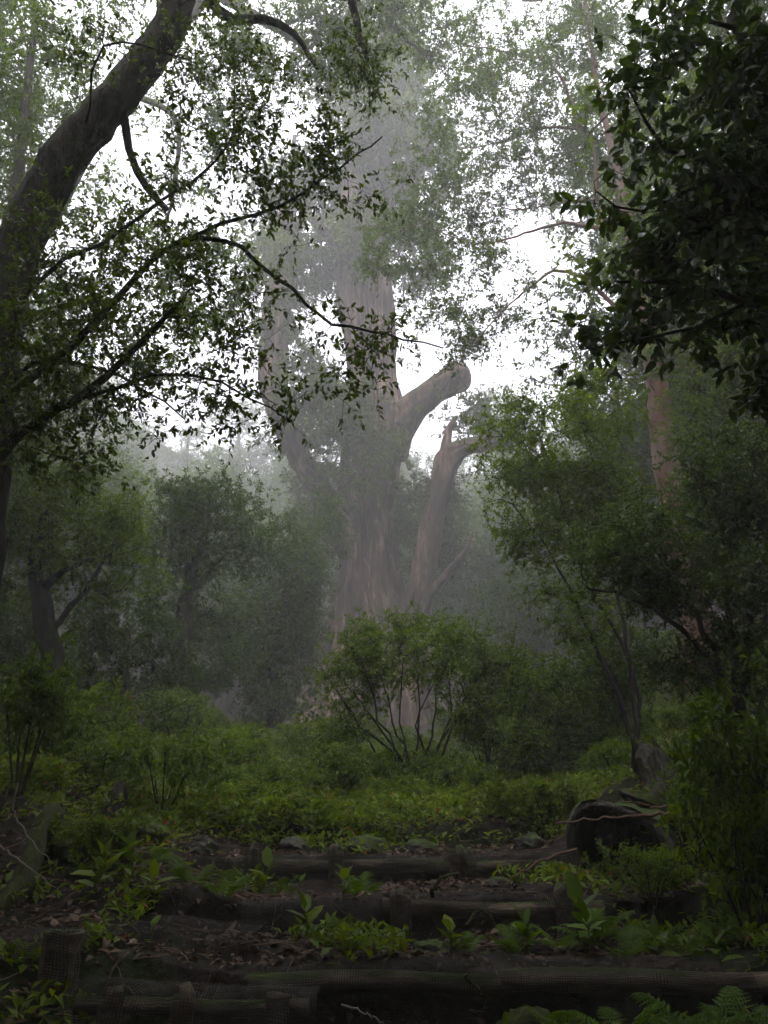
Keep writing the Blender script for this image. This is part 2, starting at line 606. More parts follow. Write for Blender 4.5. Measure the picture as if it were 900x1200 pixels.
# ------------------------------------------------------------------ tree growing
class Tree:
    def __init__(self, seed):
        self.rs = np.random.RandomState(seed)
        self.pos, self.par, self.fix, self.grow_ok = [], [], [], []
        self.tips = []          # (index, outward direction)

    def path(self, pts, radii, n=None, parent=-1, wig=0.0, grow_from=0.0):
        """a limb drawn by hand: 3-D points and radii"""
        pts = np.asarray(pts, float)
        radii = np.interp(np.linspace(0, 1, len(pts)), np.linspace(0, 1, len(radii)), radii)
        L = np.linalg.norm(np.diff(pts, axis=0), axis=1).sum()
        n = n or int(np.clip(L / 0.18, 5, 60))
        Q = spline(np.column_stack([pts, radii]), n)
        Q[1:-1, :3] += self.rs.normal(0, 1, (n - 2, 3)) * wig
        idx = []
        p = parent
        for i, q in enumerate(Q):
            self.pos.append(q[:3])
            self.par.append(p)
            self.fix.append(q[3])
            self.grow_ok.append(i / (n - 1) >= grow_from)
            p = len(self.pos) - 1
            idx.append(p)
        return idx

    def nearest(self, P):
        A = np.array(self.pos)
        return int(np.argmin(np.linalg.norm(A - P, axis=1)))

    def side(self, pts, radii, **kw):
        """a limb that springs from the closest point of what is there already"""
        k = self.nearest(np.asarray(pts[0], float))
        return self.path([self.pos[k]] + list(pts[1:]) if len(pts) > 1 else pts, radii, parent=k, **kw)

    def reach(self, target, up=0.25, step=0.35, wig=0.05):
        A = np.array(self.pos)
        ok = np.array(self.grow_ok)
        d = np.linalg.norm(A - target, axis=1)
        d = d + np.where(A[:, 2] > target[2] + 0.1, (A[:, 2] - target[2]) * 0.7, 0)   # prefer to rise
        d[~ok] = 1e9
        k = int(np.argmin(d))
        p0 = A[k]
        L = np.linalg.norm(target - p0)
        if L < 0.02:
            return
        pk = self.par[k]
        d0 = nrm(p0 - A[pk]) if pk >= 0 else np.array([0, 0, 1.0])
        c = p0 + d0 * L * 0.35 + np.array([0, 0, up * L * 0.5]) + self.rs.normal(0, 0.12 * L, 3)
        n = int(np.clip(L / step, 2, 9))
        t = np.linspace(0, 1, n + 1)[1:, None]
        Q = (1 - t) ** 2 * p0 + 2 * t * (1 - t) * c + t * t * target
        if n > 1:
            Q[:-1] += self.rs.normal(0, wig * step, (n - 1, 3))
        p = k
        for q in Q:
            self.pos.append(q)
            self.par.append(p)
            self.fix.append(0.0)
            self.grow_ok.append(True)
            p = len(self.pos) - 1
        self.tips.append((p, nrm(Q[-1] - (Q[-2] if n > 1 else p0))))

    def fill(self, blobs, n, shell=0.35, gap=0.0, seed=0, **kw):
        """cluster targets inside ellipsoids (centre, radii), grown nearest first"""
        vol = np.array([np.prod(b[1]) ** 0.75 for b in blobs])
        cnt = np.maximum(1, (n * vol / vol.sum())).astype(int)
        T = []
        for (c, r), k in zip(blobs, cnt):
            m = k
            u = nrm(self.rs.normal(0, 1, (m, 3)))
            rad = self.rs.uniform(shell, 1.0, (m, 1)) ** 0.6 * (1 + 0.55 * self.rs.rand(m, 1) ** 4)      # a few shoots break out of the outline
            T.append(np.asarray(c) + u * rad * np.asarray(r))
        T = np.concatenate(T)
        if gap > 0:
            sc = 1.6 / np.mean([np.mean(b[1]) for b in blobs])
            g = noise2(T[:, 0] * sc + T[:, 1] * sc * 0.6, T[:, 2] * sc * 1.2, seed + 11)
            T = T[g > gap]
        A = np.array(self.pos)[np.array(self.grow_ok)]
        d = np.array([np.min(np.linalg.norm(A - t, axis=1)) for t in T])
        for t in T[np.argsort(d)]:
            self.reach(t, **kw)

    def radii(self, tip=0.004, e=2.4):
        n = len(self.pos)
        s = np.zeros(n)
        for i in range(n - 1, -1, -1):
            r = max(s[i], tip ** e)
            s[i] = r
            if self.par[i] >= 0:
                s[self.par[i]] += r
        r = s ** (1 / e)
        f = np.array(self.fix)
        return np.where(f > 0, f, r)

    def wood(self, tip=0.004, kmax=8, mod=None, cap_r=None, modmin=0.05):
        r = self.radii(tip)
        pos = np.array(self.pos)
        kids = {}
        for i, p in enumerate(self.par):
            kids.setdefault(p, []).append(i)
        acc = Acc()
        stack = [(i, None) for i in kids.get(-1, [])]
        while stack:
            i, start = stack.pop()
            ch = [] if start is None else [start]
            rr = [] if start is None else [min(r[i] * 1.15, r[start])]
            while True:
                ch.append(i)
                rr.append(r[i])
                ks = kids.get(i, [])
                if not ks:
                    break
                ks = sorted(ks, key=lambda q: -r[q])
                for q in ks[1:]:
                    stack.append((q, i))
                i = ks[0]
            if len(ch) < 2:
                continue
            P, rr = pos[ch], np.array(rr)
            m = rr.max()
            k = 4 if m < 0.012 else 5 if m < 0.03 else kmax if m < 0.1 else max(kmax, 14)
            tube(acc, P, rr, k, mod if (mod is not None and m > modmin) else None)
        return acc

    def twigs(self, per=8, L=(0.25, 0.5), r=0.0025, up=0.15, spread=1.0, droop=0.1, along=3):
        """short leafy shoots round every cluster target; returns (p0, p1, p2) arrays"""
        P, D = [], []
        pos = np.array(self.pos)
        for k, d in self.tips:
            for j in range(per):
                q = k
                for _ in range(self.rs.randint(0, along)):
                    if self.par[q] >= 0:
                        q = self.par[q]
                P.append(pos[q] if j else pos[k])
                D.append(d)
        P, D = np.array(P), np.array(D)
        n = len(P)
        d = nrm(D * 0.45 + nrm(self.rs.normal(0, 1, (n, 3))) * spread + np.array([0, 0, up]))
        ln = self.rs.uniform(L[0], L[1], (n, 1))
        p1 = P + d * ln * 0.5 + np.array([0, 0, 0.03]) * ln
        p2 = P + d * ln - np.array([0, 0, droop]) * ln
        acc = Acc()
        T = nrm(p2 - P)
        a = nrm(np.cross(T, np.array([0.3, 0.5, 0.8])))
        b = np.cross(T, a)
        ang = np.arange(3) * 2 * math.pi / 3
        off = a[:, None, :] * np.cos(ang)[None, :, None] + b[:, None, :] * np.sin(ang)[None, :, None]
        V = np.concatenate([P[:, None] + off * r, p1[:, None] + off * r * 0.8, p2[:, None] + off * r * 0.3], 1)
        base = np.arange(n)[:, None] * 9
        q = []
        for s in (0, 3):
            for j in range(3):
                q.append(np.concatenate([base + s + j, base + s + (j + 1) % 3, base + s + 3 + (j + 1) % 3, base + s + 3 + j], 1))
        acc.add(V.reshape(-1, 3), np.concatenate(q))
        return acc, P, p1, p2

    def leaf_points(self, P, p1, p2, per=12, t0=0.2, hang=0.1, flat=0.7, bunch=0.0):
        n = len(P)
        t = self.rs.uniform(t0, 1.0, (n, per))
        if bunch:
            t = 1 - (1 - t) ** (1 + bunch)
        t = t[..., None]
        A, B, C = P[:, None], p1[:, None], p2[:, None]
        Q = (1 - t) ** 2 * A + 2 * t * (1 - t) * B + t * t * C
        T = nrm(p2 - P)[:, None]
        rad = nrm(self.rs.normal(0, 1, (n, per, 3)))
        rad = nrm(rad - T * (rad * T).sum(-1, keepdims=True))
        D = nrm(T * 0.6 + rad * 0.9 - np.array([0, 0, hang]))
        Nn = nrm(np.array([0, 0, flat]) + self.rs.normal(0, 0.5, (n, per, 3)))
        return Q.reshape(-1, 3), D.reshape(-1, 3), Nn.reshape(-1, 3)


def blob(px, py, rx, ry, D, rd=None):
    c = at(px, py, D)
    s = mpp(c)
    return c, np.array([rx * s, (rd if rd else 0.6 * (rx + ry) * s), ry * s])


def merge(a, b):
    for V, r, u in zip(b.v, b.r, b.uv):
        pass
    off = a.n
    a.v += b.v
    a.r += b.r
    a.uv += b.uv
    a.f += [f + off for f in b.f]
    a.n += b.n


def foliage(T, name, parent, mat, per_twig=9, twigs=8, L=(0.25, 0.5), leaf=(0.05, 0.08), wl=0.45, full=False,
            pick=0, hang=0.1, flat=0.7, bunch=0.0, up=0.15, droop=0.1, spread=1.0, twr=0.0025, kind=None, along=3, thin=1.0):
    acc_t, P, p1, p2 = T.twigs(twigs, L, twr, up=up, droop=droop, spread=spread, along=along)
    Q, D, Nn = T.leaf_points(P, p1, p2, per_twig, hang=hang, flat=flat, bunch=bunch)
    n = len(Q)
    if thin < 1:
        keep = T.rs.rand(n) < thin
        Q, D, Nn = Q[keep], D[keep], Nn[keep]
        n = len(Q)
    ln = T.rs.uniform(leaf[0], leaf[1], n)
    w = ln * wl * T.rs.uniform(0.85, 1.15, n)
    rnd = np.clip(T.rs.normal(0.5, 0.22, n), 0, 1)
    sel = np.zeros(n, bool)
    if pick:
        x, y, z = proj(Q + D * ln[:, None] * 0.5)
        inside = (x > 5) & (x < 895) & (y > 5) & (y < 1195) & (z > 0.3)
        size = np.where(inside, ln / np.maximum(z, 0.3) * (0.4 + np.abs((leaf_frames(D, Nn)[2] * nrm(Q - EYE)).sum(-1))), 0)
        order = np.argsort(-size)[:pick]
        sel[order[size[order] > 0]] = True
    acc = Acc()
    (leaves_full if full else leaves_simple)(acc, Q[~sel], D[~sel], Nn[~sel], ln[~sel], w[~sel], rnd[~sel])
    crown = acc.build(name, mat, parent)
    if kind:
        crown['kind'] = kind
    if sel.any():
        crown['kind'] = 'stuff'
        single_leaves(Q[sel], D[sel], Nn[sel], ln[sel], w[sel], crown, mat, T.rs)
    return acc_t, crown


LEAF_MESH = {}


def single_leaves(Q, D, Nn, ln, w, parent, mat, rs):
    """picked-out leaves: one object each, sharing eight leaf meshes"""
    key = mat.name
    if key not in LEAF_MESH:
        ms = []
        for i in range(8):
            a = Acc()
            leaves_full(a, np.zeros((1, 3)), np.array([[0, 1.0, 0]]), np.array([[0, 0, 1.0]]), [1.0], [0.42 + 0.02 * i], np.array([(i + 0.5) / 8]),
                        fold=0.12 + 0.03 * (i % 4), arch=0.08 + 0.05 * (i % 3))
            ms.append(a.mesh('leaf', mat))
        LEAF_MESH[key] = ms
    from mathutils import Matrix
    d, s, n = leaf_frames(D, Nn)
    for i in range(len(Q)):
        o = link('leaf', LEAF_MESH[key][rs.randint(8)], parent)
        X, Y, Z = s[i] * ln[i], d[i] * ln[i], n[i] * ln[i]
        o.matrix_basis = Matrix(((X[0], Y[0], Z[0], Q[i][0]), (X[1], Y[1], Z[1], Q[i][1]), (X[2], Y[2], Z[2], Q[i][2]), (0, 0, 0, 1)))


def bark_mod(seed, k1=5, a1=0.08, a2=0.03):
    rs = np.random.RandomState(seed)
    ph = rs.uniform(0, 6.28, 8)
    fr = rs.uniform(0.5, 2.0, 8)

    def f(th, s):
        v = 1 + a1 * np.cos(k1 * th + ph[0] + np.sin(s * fr[0])) * np.sin(s * fr[1] + ph[1])
        v = v + a1 * 0.8 * np.cos(2 * th + ph[2] + s * 0.7 * fr[2])
        v = v + a2 * np.cos(9 * th + ph[3] + 2 * np.sin(s * fr[3] * 2)) + a2 * np.sin(s * 7 * fr[4] + 3 * th)
        return v
    return f

#PART2
# ------------------------------------------------------------------ the giant cedar
CD = 28.0


def rows_to_path(rows, D):
    P, r = [], []
    for row in rows:
        py, a, b = row[:3]
        d = row[3] if len(row) > 3 else D
        c = at((a + b) / 2, py, d)
        P.append(c)
        r.append((b - a) / 2 * mpp(c))
    return np.array(P), np.array(r)


def cedar():
    root = thing('giant_cedar', 'colossal ancient cedar with furrowed reddish trunk fading upward into mist', 'tree')
    rs = np.random.RandomState(77)
    rows = [(905, 335, 560), (865, 345, 545), (820, 362, 528), (770, 380, 508), (725, 394, 484), (690, 399, 470), (650, 403, 462),
            (610, 403, 459), (570, 402, 462), (530, 404, 468), (490, 411, 473), (450, 413, 466), (400, 404, 464), (340, 396, 458),
            (270, 398, 452), (190, 412, 456), (110, 430, 464), (40, 446, 468), (-30, 456, 468)]
    P, r = rows_to_path(rows, CD)
    Q = spline(np.column_stack([P, r]), 330)
    P, r = Q[:, :3], np.maximum(Q[:, 3], 0.05)
    k = 220
    ks = list(range(3, 9)) + [11, 13, 16, 19, 23, 27, 31, 37, 43, 53, 61]
    ph = rs.uniform(0, 6.28, len(ks))
    dr = rs.uniform(-0.12, 0.12, len(ks))
    zb = P[0, 2]

    def mod(th, s):
        v = np.ones(np.broadcast(th, s).shape)
        base = np.exp(-s / 4.5)
        for i, kk in enumerate(ks):
            warp = 0.9 * np.sin(s * 0.35 + ph[i] * 3) + 0.4 * np.sin(s * 1.1 + ph[i] * 5)
            w = np.cos(kk * th + ph[i] + kk * dr[i] * s * 0.25 + warp)
            if kk < 9:
                v = v + w * (0.040 + 0.080 * base)
            elif kk < 25:
                v = v + (0.5 - np.abs(w)) * 0.060
            else:
                v = v + (0.5 - np.abs(w)) * 0.034
        bur = pnoise(th, s, 1.7, 0.5, 6) - 0.5
        fine = pnoise(th, s, 14, 1.0, 8) - 0.5
        return v + bur * 0.22 + fine * 0.07
    a = Acc()
    tube(a, P, r, k, mod)
    a.build('trunk', M['bark_cedar'], root)

    def limb(name, rows, n=60, kk=48, seed=1, a1=0.07, end_bulge=0.0):
        P, r = rows_to_path(rows, CD)
        Q = spline(np.column_stack([P, r]), n)
        m = bark_mod(seed, 5, a1, 0.03)
        fur = np.random.RandomState(seed).uniform(0, 6, 3)

        def md(th, s):
            return m(th, s) + (0.5 - np.abs(np.cos(9 * th + fur[0] + 0.5 * s))) * 0.09 + (pnoise(th, s, 5, 1.5, seed) - 0.5) * 0.16
        ac = Acc()
        tube(ac, Q[:, :3], np.maximum(Q[:, 3], 0.03), kk, md)
        return ac.build(name, M['bark_cedar'], root)

    # for slanting limbs the rows hold (py, x-left, x-right) of a width measured across
    def across(pts):
        return [(py, px - w / 2, px + w / 2, d) for px, py, w, d in pts]
    limb('limb', across([(452, 530, 46, 28), (466, 500, 40, 27.8), (488, 474, 34, 27.5), (515, 454, 32, 27.3), (536, 441, 36, 27.2), (546, 434, 20, 27.2)]), seed=2)
    limb('limb', across([(484, 735, 34, 27.5), (493, 690, 30, 27.2), (501, 650, 27, 27), (508, 605, 25, 26.9), (517, 565, 25, 26.8), (526, 538, 28, 26.8), (545, 524, 20, 26.7), (568, 520, 17, 26.5), (590, 508, 14, 26.3), (612, 490, 10, 26.2)]), seed=3, n=90)
    limb('limb', across([(520, 540, 16, 26.8), (523, 520, 12, 26.8), (527, 502, 8, 26.8), (535, 488, 4, 26.8)]), seed=4, n=24, kk=20)
    limb('limb', across([(412, 640, 40, 27.8), (392, 600, 30, 27.6), (368, 562, 27, 27.4), (344, 522, 26, 27.2), (326, 478, 30, 27.2), (320, 430, 34, 27.2), (324, 370, 32, 27.4), (332, 310, 26, 27.6), (338, 240, 18, 27.8)]), seed=5, n=90)
    limb('limb', across([(484, 716, 14, 27.4), (505, 692, 11, 27.0), (530, 664, 8, 26.8), (548, 640, 5, 26.6), (553, 622, 2, 26.5)]), seed=6, n=40, kk=20)
    limb('limb', across([(430, 330, 20, 28), (400, 290, 17, 27), (372, 262, 13, 26), (350, 240, 9, 25.5)]), seed=7, n=40, kk=16)
    limb('limb', across([(440, 250, 18, 28), (480, 215, 14, 27.5), (505, 175, 9, 27)]), seed=8, n=40, kk=16)
    # roots that spread from the foot
    for i, (pts) in enumerate([[(372, 800, 40, 27), (352, 850, 30, 26), (330, 890, 22, 25), (318, 925, 8, 24)],
                               [(500, 830, 40, 27), (530, 870, 30, 26.2), (560, 905, 14, 25.5)],
                               [(430, 850, 60, 26.5), (425, 885, 46, 25.6), (415, 920, 20, 24.8)],
                               [(380, 740, 22, 27.2), (368, 790, 28, 26.8), (362, 850, 30, 26.4), (358, 900, 18, 26)]]):
        limb('root', across(pts), seed=20 + i, n=40, kk=32)
    # foliage: epiphyte clumps on the trunk and high boughs lost in the mist
    T = Tree(31)
    T.path(P[::12], r[::12] * 0.5, n=40, grow_from=0.3)
    for pts in ([(412, 600), (368, 562), (326, 478), (324, 370), (338, 240)], [(466, 500), (488, 474), (515, 454), (538, 441)], [(507, 605), (526, 538), (568, 520), (612, 490)],
                [(430, 330), (372, 262), (350, 240)], [(440, 250), (505, 175)]):
        T.path([at(x, y, 27.3) for x, y in pts], [0.2, 0.15], n=20)
    T.fill([blob(375, 500, 52, 58, 26.6), blob(352, 448, 40, 48, 26.6), blob(415, 560, 46, 16, 25.6, 1.0), blob(400, 470, 40, 40, 26),
            blob(440, 520, 30, 24, 26), blob(545, 485, 34, 26, 27.6), blob(540, 420, 22, 10, 27.6), blob(565, 500, 40, 22, 26.6), blob(520, 610, 26, 60, 29), blob(470, 640, 22, 50, 28.6),
            blob(480, 600, 34, 46, 28.5), blob(365, 590, 40, 40, 28)], 330, shell=0.2, step=0.8)
    tw, cr = foliage(T, 'epiphyte_foliage', root, M['leaf_cedar'], per_twig=13, twigs=7, L=(0.5, 1.0), leaf=(0.14, 0.24), wl=0.42, twr=0.006)
    T2 = Tree(32)
    T2.path(P[200::8], r[200::8] * 0.5, n=30)
    for pts in ([(326, 478), (324, 370), (338, 240), (345, 160)], [(430, 330), (372, 262), (350, 240)], [(440, 250), (505, 175)]):
        T2.path([at(x, y, 27.3) for x, y in pts], [0.2, 0.1], n=20)
    T2.fill([blob(450, 130, 62, 80, 29.5), blob(420, 240, 70, 60, 30.5), blob(370, 310, 50, 50, 29.5), blob(500, 190, 48, 60, 29), blob(345, 230, 50, 60, 29),
             blob(345, 380, 36, 34, 29), blob(440, 40, 60, 70, 28), blob(490, 300, 40, 60, 30), blob(310, 300, 34, 50, 29), blob(440, 170, 60, 60, 26), blob(415, 285, 50, 40, 26.3), blob(455, 90, 50, 60, 26.5), blob(330, 340, 30, 60, 26)], 560, shell=0.15, step=1.0)
    tw2, cr2 = foliage(T2, 'crown', root, M['leaf_cedar'], per_twig=14, twigs=8, L=(0.6, 1.3), leaf=(0.18, 0.32), wl=0.40, twr=0.008)
    w = T.wood(0.012, 6)
    w2 = T2.wood(0.015, 6)
    merge(w, w2)
    merge(w, tw)
    merge(w, tw2)
    w.build('bough', M['bark_grey'], root)


cedar()

# ------------------------------------------------------------------ trees and shrubs
def make_tree(name, label, cat, seed, trunk, radii, blobs, n, wood, leafmat, sides=(), group=None, tip=0.004, grow_from=0.35, gap=0.0, step=0.35, shell=0.35,
              trunk_name='trunk', crown_name='crown', mod=None, wig=0.01, up=0.25, tw=None, **kw):
    root = thing(name, label, cat, group)
    T = Tree(seed)
    trunks = trunk if isinstance(trunk[0], list) else [trunk]
    rads = radii if isinstance(radii[0], (list, tuple)) else [radii] * len(trunks)
    for t, r in zip(trunks, rads):
        T.path(t, r, grow_from=grow_from, wig=wig)
    for pts, r in sides:
        T.side(pts, r, wig=wig)
    T.fill(blobs, n, shell=shell, gap=gap, seed=seed, step=step, up=up)
    acc_t, crown = foliage(T, crown_name, root, leafmat, **kw)
    w = T.wood(tip, 7, mod)
    w.build(trunk_name, wood, root)
    acc_t.build('twigs', M['twig'], root)
    return root, T


def A3(pts, D):
    """pixel polyline (px, py[, D]) -> points"""
    return [at(p[0], p[1], p[2] if len(p) > 2 else D) for p in pts]


def foot(px, D, sink=0.15):
    """ground point under the photo column px at distance D"""
    x = (px - 450) / FPX * (D * math.cos(PITCH))
    return np.array([x, D, float(H(x, D)) - sink])


def ground_at(x, y, sink=0.0):
    return np.array([x, y, float(H(x, y)) - sink])


# leaning tree on the left, near
tr = [ground_at(-3.35, 5.3, 0.3)] + A3([(-45, 700), (-12, 480), (8, 340), (40, 245), (95, 160), (160, 88), (203, 20), (222, -70), (232, -200)], 5.6)
sides = [
    (A3([(30, 260), (0, 330), (55, 318), (120, 285), (190, 235), (240, 200), (272, 155), (275, 100)], 4.9)[1:], [0.020, 0.016, 0.012, 0.006]),
    (A3([(-10, 450), (60, 425), (140, 345), (200, 285), (270, 285), (335, 335), (385, 378), (450, 392), (520, 408)], 5.0)[0:], [0.035, 0.022, 0.014, 0.006]),
    (A3([(200, 285), (262, 262), (330, 240), (380, 208), (420, 183), (448, 160)], 5.0), [0.02, 0.013, 0.006]),
    (A3([(-20, 560), (10, 520), (50, 490), (110, 452), (170, 395), (215, 350)], 5.2), [0.055, 0.035, 0.015]),
    (A3([(110, 452), (180, 440), (230, 440), (290, 465), (340, 495)], 5.0), [0.016, 0.011, 0.005]),
    (A3([(-12, 480), (40, 425), (110, 430), (170, 455), (215, 490)], 5.2), [0.02, 0.014, 0.006]),
    (A3([(60, 185), (20, 40), (120, 55), (190, 60), (230, 75)], 4.6)[1:], [0.012, 0.009, 0.005]),
    (A3([(215, 20), (265, 20), (310, 22), (350, 45), (372, 80)], 6.2), [0.07, 0.05, 0.02]),
    (A3([(222, -70), (280, -110), (380, -60), (410, -10), (420, 40), (430, 70)], 5.6), [0.06, 0.05, 0.02]),
    (A3([(130, 120), (160, 200), (195, 245)], 5.8), [0.045, 0.03]),
]
blobs = [blob(250, 230, 95, 65, 5.0, 0.5), blob(330, 170, 70, 70, 5.0, 0.5), blob(400, 200, 45, 45, 5.0, 0.3), blob(150, 330, 110, 60, 5.1, 0.6), blob(90, 430, 110, 70, 5.2, 0.7),
         blob(260, 370, 80, 60, 5.0, 0.5), blob(200, 470, 80, 50, 5.1, 0.5), blob(300, 470, 50, 40, 5.0, 0.3), blob(430, 385, 60, 25, 5.0, 0.25), blob(60, 520, 70, 40, 5.3, 0.5),
         blob(250, 60, 55, 50, 5.4, 0.5), blob(110, 60, 50, 16, 4.7, 0.3), blob(200, 120, 26, 40, 5.0, 0.25), blob(420, 60, 40, 60, 5.6, 0.4), blob(60, 300, 60, 60, 5.0, 0.5), blob(420, 440, 30, 40, 5.0, 0.25)]
make_tree('leaning_tree', 'thick mossy leaning trunk with drooping leafy branches before the misty sky', 'tree', 3, tr, [0.30, 0.24, 0.20, 0.19, 0.19, 0.18, 0.17, 0.155, 0.14, 0.12],
          blobs, 640, M['bark_near'], M['leaf_near'], sides=sides, tip=0.0022, gap=0.36, grow_from=0.3, mod=bark_mod(12, 4, 0.06, 0.03), step=0.25,
          per_twig=8, twigs=5, L=(0.12, 0.32), leaf=(0.032, 0.06), wl=0.46, full=True, pick=260, hang=0.35, bunch=0.6, twr=0.0018)

# tree with large dark leaves hanging in from the right, very near
tr = [ground_at(2.95, 3.6, 0.3)] + [np.array([2.9, 3.6, 2.0]), np.array([2.8, 3.7, 3.6]), np.array([2.6, 3.7, 5.0]), np.array([2.2, 3.5, 6.2])]
sides = [(A3([(1010, 300), (930, 240), (850, 200), (780, 170), (740, 110)], 3.6), [0.03, 0.02, 0.008]),
         (A3([(1010, 420), (930, 380), (860, 350), (780, 330), (720, 330)], 3.7), [0.03, 0.02, 0.007]),
         (A3([(1000, 120), (930, 60), (850, 30), (790, 10)], 3.5), [0.03, 0.02, 0.008]),
         (A3([(850, 200), (780, 235), (730, 245), (700, 225)], 3.6), [0.012, 0.005]),
         (A3([(860, 350), (800, 390), (730, 400), (680, 410)], 3.7), [0.012, 0.005])]
blobs = [blob(810, 90, 85, 95, 3.5, 0.45), blob(870, 60, 60, 90, 3.3, 0.4), blob(830, 260, 85, 80, 3.7, 0.5), blob(760, 300, 70, 55, 3.7, 0.4), blob(880, 200, 50, 80, 3.5, 0.4),
         blob(860, 350, 70, 60, 3.8, 0.4), blob(770, 370, 70, 35, 3.8, 0.3), blob(715, 235, 35, 30, 3.6, 0.2), blob(950, 250, 60, 250, 3.6, 0.6), blob(700, 395, 40, 20, 3.7, 0.2), blob(900, 430, 50, 40, 3.8, 0.4)]
make_tree('broadleaf_tree', 'near branches thick with large dark glossy leaves overhanging the reddish trunk', 'tree', 8, tr, [0.16, 0.14, 0.12, 0.09, 0.05],
          blobs, 420, M['bark_dark'], M['leaf_large'], sides=sides, tip=0.0025, gap=0.27, step=0.22, shell=0.1,
          per_twig=6, twigs=4, L=(0.10, 0.26), leaf=(0.06, 0.10), wl=0.5, full=True, pick=290, hang=0.45, flat=0.5, bunch=0.3, twr=0.0018)

# tree with smooth red bark behind it
tr = [foot(842, 13.0, 0.4)] + A3([(822, 760), (806, 670), (792, 595), (778, 530), (773, 470), (764, 400), (748, 330), (737, 265), (724, 200), (706, 130), (692, 50), (680, -60)], 13)
sides = [(A3([(741, 285), (700, 266), (655, 262), (610, 275), (560, 285), (505, 268)], 13.7), [0.06, 0.04, 0.02, 0.008]),
         (A3([(764, 400), (740, 380), (690, 330), (650, 318), (610, 345), (570, 385), (535, 425)], 13.0), [0.05, 0.04, 0.02, 0.008]),
         (A3([(737, 265), (700, 235), (650, 240), (600, 245), (560, 232)], 14.0), [0.04, 0.02, 0.008]),
         (A3([(724, 200), (690, 160), (640, 150), (590, 165), (540, 175)], 14.0), [0.05, 0.03, 0.01]),
         (A3([(706, 130), (650, 80), (590, 60), (530, 50)], 14.0), [0.05, 0.03, 0.01]),
         (A3([(690, 50), (620, 0), (540, -20), (470, 10)], 14.4), [0.05, 0.03, 0.01]),
         (A3([(768, 440), (800, 432), (850, 425), (890, 400)], 13.4), [0.05, 0.03, 0.01])]
blobs = [blob(545, 200, 95, 80, 14.2), blob(500, 270, 75, 62, 14.2), blob(600, 130, 95, 70, 14.4), blob(610, 40, 100, 60, 14.6), blob(520, 60, 60, 40, 14.6), blob(690, 110, 70, 80, 14.1),
         blob(560, 345, 90, 45, 13.6), blob(510, 390, 60, 40, 13.2, 0.8), blob(460, 300, 34, 40, 14.2), blob(640, 190, 60, 40, 14.2), blob(700, 20, 80, 60, 14.6), blob(850, 360, 60, 60, 14.1)]
make_tree('red_barked_tree', 'slender tree with smooth red bark and fine pale foliage spreading through the mist', 'tree', 14, tr, [0.34, 0.29, 0.26, 0.25, 0.23, 0.22, 0.19, 0.13, 0.10, 0.08, 0.06, 0.04, 0.02],
          blobs, 840, M['bark_red'], M['leaf_mid'], sides=sides, tip=0.004, gap=0.24, grow_from=0.55, step=0.4, mod=bark_mod(4, 3, 0.07, 0.015),
          per_twig=13, twigs=7, L=(0.22, 0.6), leaf=(0.06, 0.10), wl=0.48, hang=0.15)

# fresh green spreading tree in front of it
b0 = foot(748, 8.6, 0.2)
tr = [[b0] + A3([(735, 850), (705, 770), (672, 700), (640, 640), (600, 590)], 8.5), [b0] + A3([(745, 850), (735, 760), (715, 660), (700, 560), (680, 490)], 8.6),
      [b0] + A3([(750, 850), (740, 780), (690, 680), (650, 560), (630, 500)], 8.9)]
blobs = [blob(640, 520, 80, 60, 8.6), blob(700, 480, 60, 45, 8.6), blob(615, 590, 52, 55, 8.6), blob(680, 585, 60, 60, 8.8), blob(720, 570, 40, 50, 8.7), blob(640, 650, 45, 40, 8.6), blob(680, 720, 50, 40, 8.5)]
make_tree('spreading_sapling', 'fresh green multi-stemmed young tree with airy sprays of tiny leaves', 'tree', 21, tr, [0.034, 0.027, 0.02, 0.013, 0.008],
          blobs, 470, M['bark_dark'], M['leaf_fresh'], gap=0.36, tip=0.0028, step=0.3, trunk_name='stems',
          per_twig=14, twigs=7, L=(0.15, 0.4), leaf=(0.035, 0.06), wl=0.48, hang=0.1)

# dark evergreen thicket on the right
b0 = foot(855, 6.6, 0.2)
tr = [[b0] + A3([(845, 800), (815, 720), (770, 650), (720, 600)], 6.5), [b0] + A3([(862, 800), (850, 700), (830, 600), (810, 540)], 6.6), [b0] + A3([(875, 800), (880, 700), (890, 600), (880, 520)], 6.7),
      [b0] + A3([(850, 810), (800, 740), (740, 700), (690, 690)], 6.4), [b0] + A3([(870, 800), (900, 720), (930, 640)], 6.6)]
blobs = [blob(765, 645, 85, 50, 6.4), blob(720, 660, 48, 50, 6.4), blob(850, 560, 62, 60, 6.7), blob(870, 650, 50, 70, 6.7), blob(800, 690, 60, 45, 6.5), blob(880, 760, 40, 50, 6.5), blob(840, 600, 50, 40, 6.8), blob(800, 780, 60, 40, 6.7), blob(940, 600, 60, 120, 6.7)]
make_tree('evergreen_shrub', 'tall dark evergreen thicket of small glossy leaves wrapped around the red trunk', 'shrub', 25, tr, [0.032, 0.026, 0.018, 0.01],
          blobs, 620, M['bark_dark'], M['leaf_dark'], gap=0.15, tip=0.0025, step=0.25, trunk_name='stems', shell=0.15,
          per_twig=12, twigs=6, L=(0.12, 0.3), leaf=(0.035, 0.06), wl=0.42, hang=0.1)

